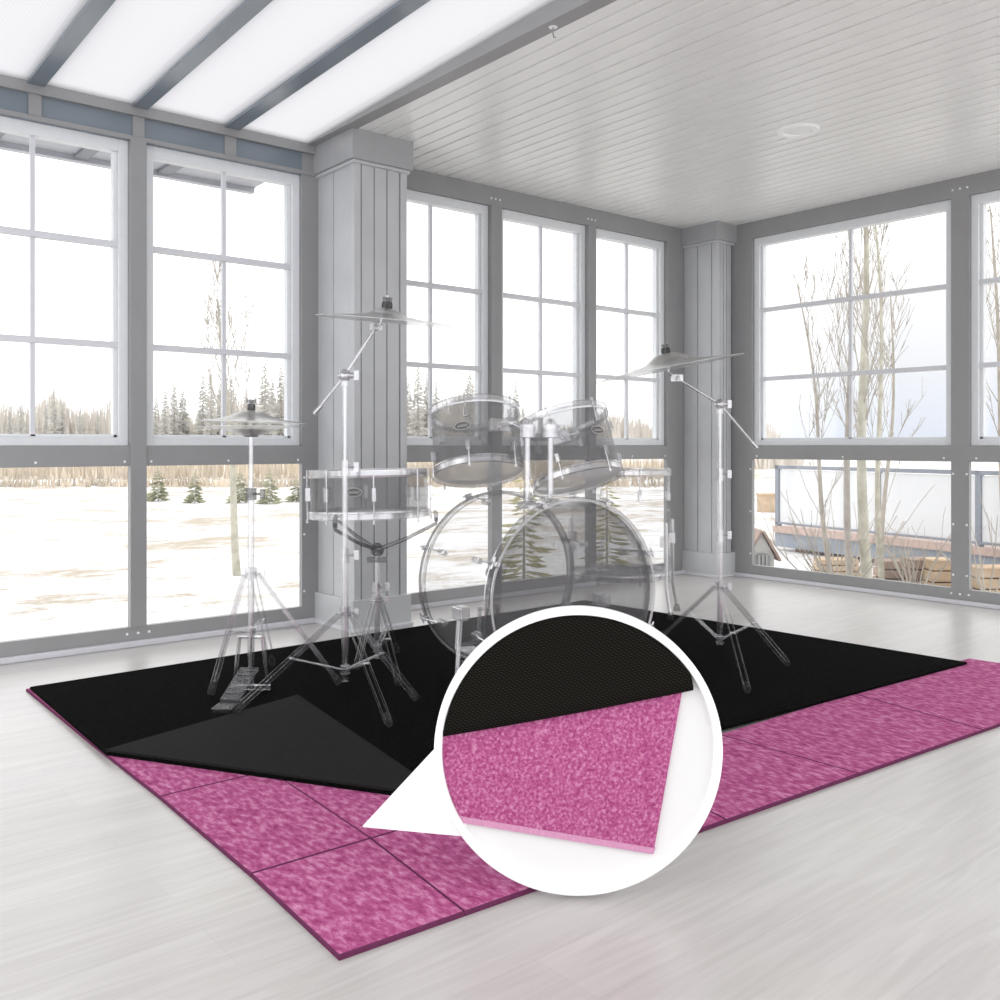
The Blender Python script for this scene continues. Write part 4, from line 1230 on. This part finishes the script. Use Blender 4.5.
# low far hills
m = MB(); n_ = 90; A, B = [], []
for i in range(n_ + 1):
    u = 560 + 900 * i / n_; d = 380
    A.append(m.bm.verts.new(out(u, d, GZ - 1))); B.append(m.bm.verts.new(out(u, d + 25, H + 380 / F * (4.5 + 1.8 * math.sin(i * 0.27) + 1.0 * math.sin(i * 0.71)))))
Cc = [m.bm.verts.new(out(560 + 900 * i / n_, 440, GZ - 1)) for i in range(n_ + 1)]
for i in range(n_):
    m.face([A[i], A[i + 1], B[i + 1], B[i]]); m.face([B[i], B[i + 1], Cc[i + 1], Cc[i]])
struct(m.build('hills', M['hill'], smooth=True))
m = MB()
for i in range(900):
    u = random.gauss(768, 16) if random.random() < 0.6 else random.uniform(735, 800); d = random.uniform(60, 80)
    p = out(u, d); h = random.uniform(0.8, 3.4) * math.exp(-((u - 762) / 28) ** 2) + 0.5; w = random.uniform(0.03, 0.09)
    m.poly([p - RIGHT * w, p + RIGHT * w, p + RIGHT * random.uniform(-.5, .5) + UP * h])
tag(m.build('brush', M['thicket'], fix=False), 'pale tan leafless brush far outside beside the corner column', 'brush', kind='stuff')

# ------------------------------------------------------------------ sky, camera
w = bpy.data.worlds.new('overcast_sky'); sc.world = w; w.use_nodes = True
nt = w.node_tree; bg = nt.nodes['Background']
tc = nt.nodes.new('ShaderNodeTexCoord'); sp = nt.nodes.new('ShaderNodeSeparateXYZ'); nt.links.new(tc.outputs['Generated'], sp.inputs[0])
def sky_ramp(stops):
    rp = nt.nodes.new('ShaderNodeValToRGB'); e = rp.color_ramp.elements
    e[0].position, e[0].color = stops[0][0], (*stops[0][1], 1); e[1].position, e[1].color = stops[-1][0], (*stops[-1][1], 1)
    for p_, c_ in stops[1:-1]: e.new(p_).color = (*c_, 1)
    nt.links.new(sp.outputs['Z'], rp.inputs['Fac']); return rp


r1 = sky_ramp([(0.0, (0.80, 0.80, 0.82)), (0.4, (1.0, 0.995, 0.99))])
r2 = sky_ramp([(0.0, (0.37, 0.39, 0.44)), (0.07, (0.425, 0.43, 0.45)), (0.16, (0.50, 0.495, 0.50)), (0.28, (1.0, 1.0, 1.0))])
mr = nt.nodes.new('ShaderNodeMapRange'); mr.inputs['From Min'].default_value = 0.72; mr.inputs['From Max'].default_value = 0.86
nt.links.new(sp.outputs['X'], mr.inputs['Value'])
mx_ = nt.nodes.new('ShaderNodeMix'); mx_.data_type = 'RGBA'
nt.links.new(mr.outputs[0], mx_.inputs['Factor']); nt.links.new(r1.outputs['Color'], mx_.inputs['A']); nt.links.new(r2.outputs['Color'], mx_.inputs['B'])
nt.links.new(mx_.outputs['Result'], bg.inputs['Color'])
bg.inputs['Strength'].default_value = 2.3

cam = bpy.data.cameras.new('camera'); co = bpy.data.objects.new('camera', cam); COL.objects.link(co)
cam.sensor_width = 36; cam.lens = F / 1000 * 36; cam.shift_y = (V0 - 500) / 1000
co.location = (0, 0, H); co.rotation_euler = (PI / 2, 0, YAW - PI / 2)
cam.clip_end = 2000; cam.clip_start = 0.05
sc.camera = co
sc.view_settings.view_transform = 'Standard'; sc.view_settings.look = 'None'; sc.view_settings.gamma = 1
sc.view_settings.use_curve_mapping = False
sc.view_settings.exposure = 0.0
try:
    sc.cycles.transparent_max_bounces = 40
    sc.cycles.max_bounces = 10; sc.cycles.diffuse_bounces = 5; sc.cycles.transmission_bounces = 8
    sc.cycles.use_denoising = True
except Exception: pass
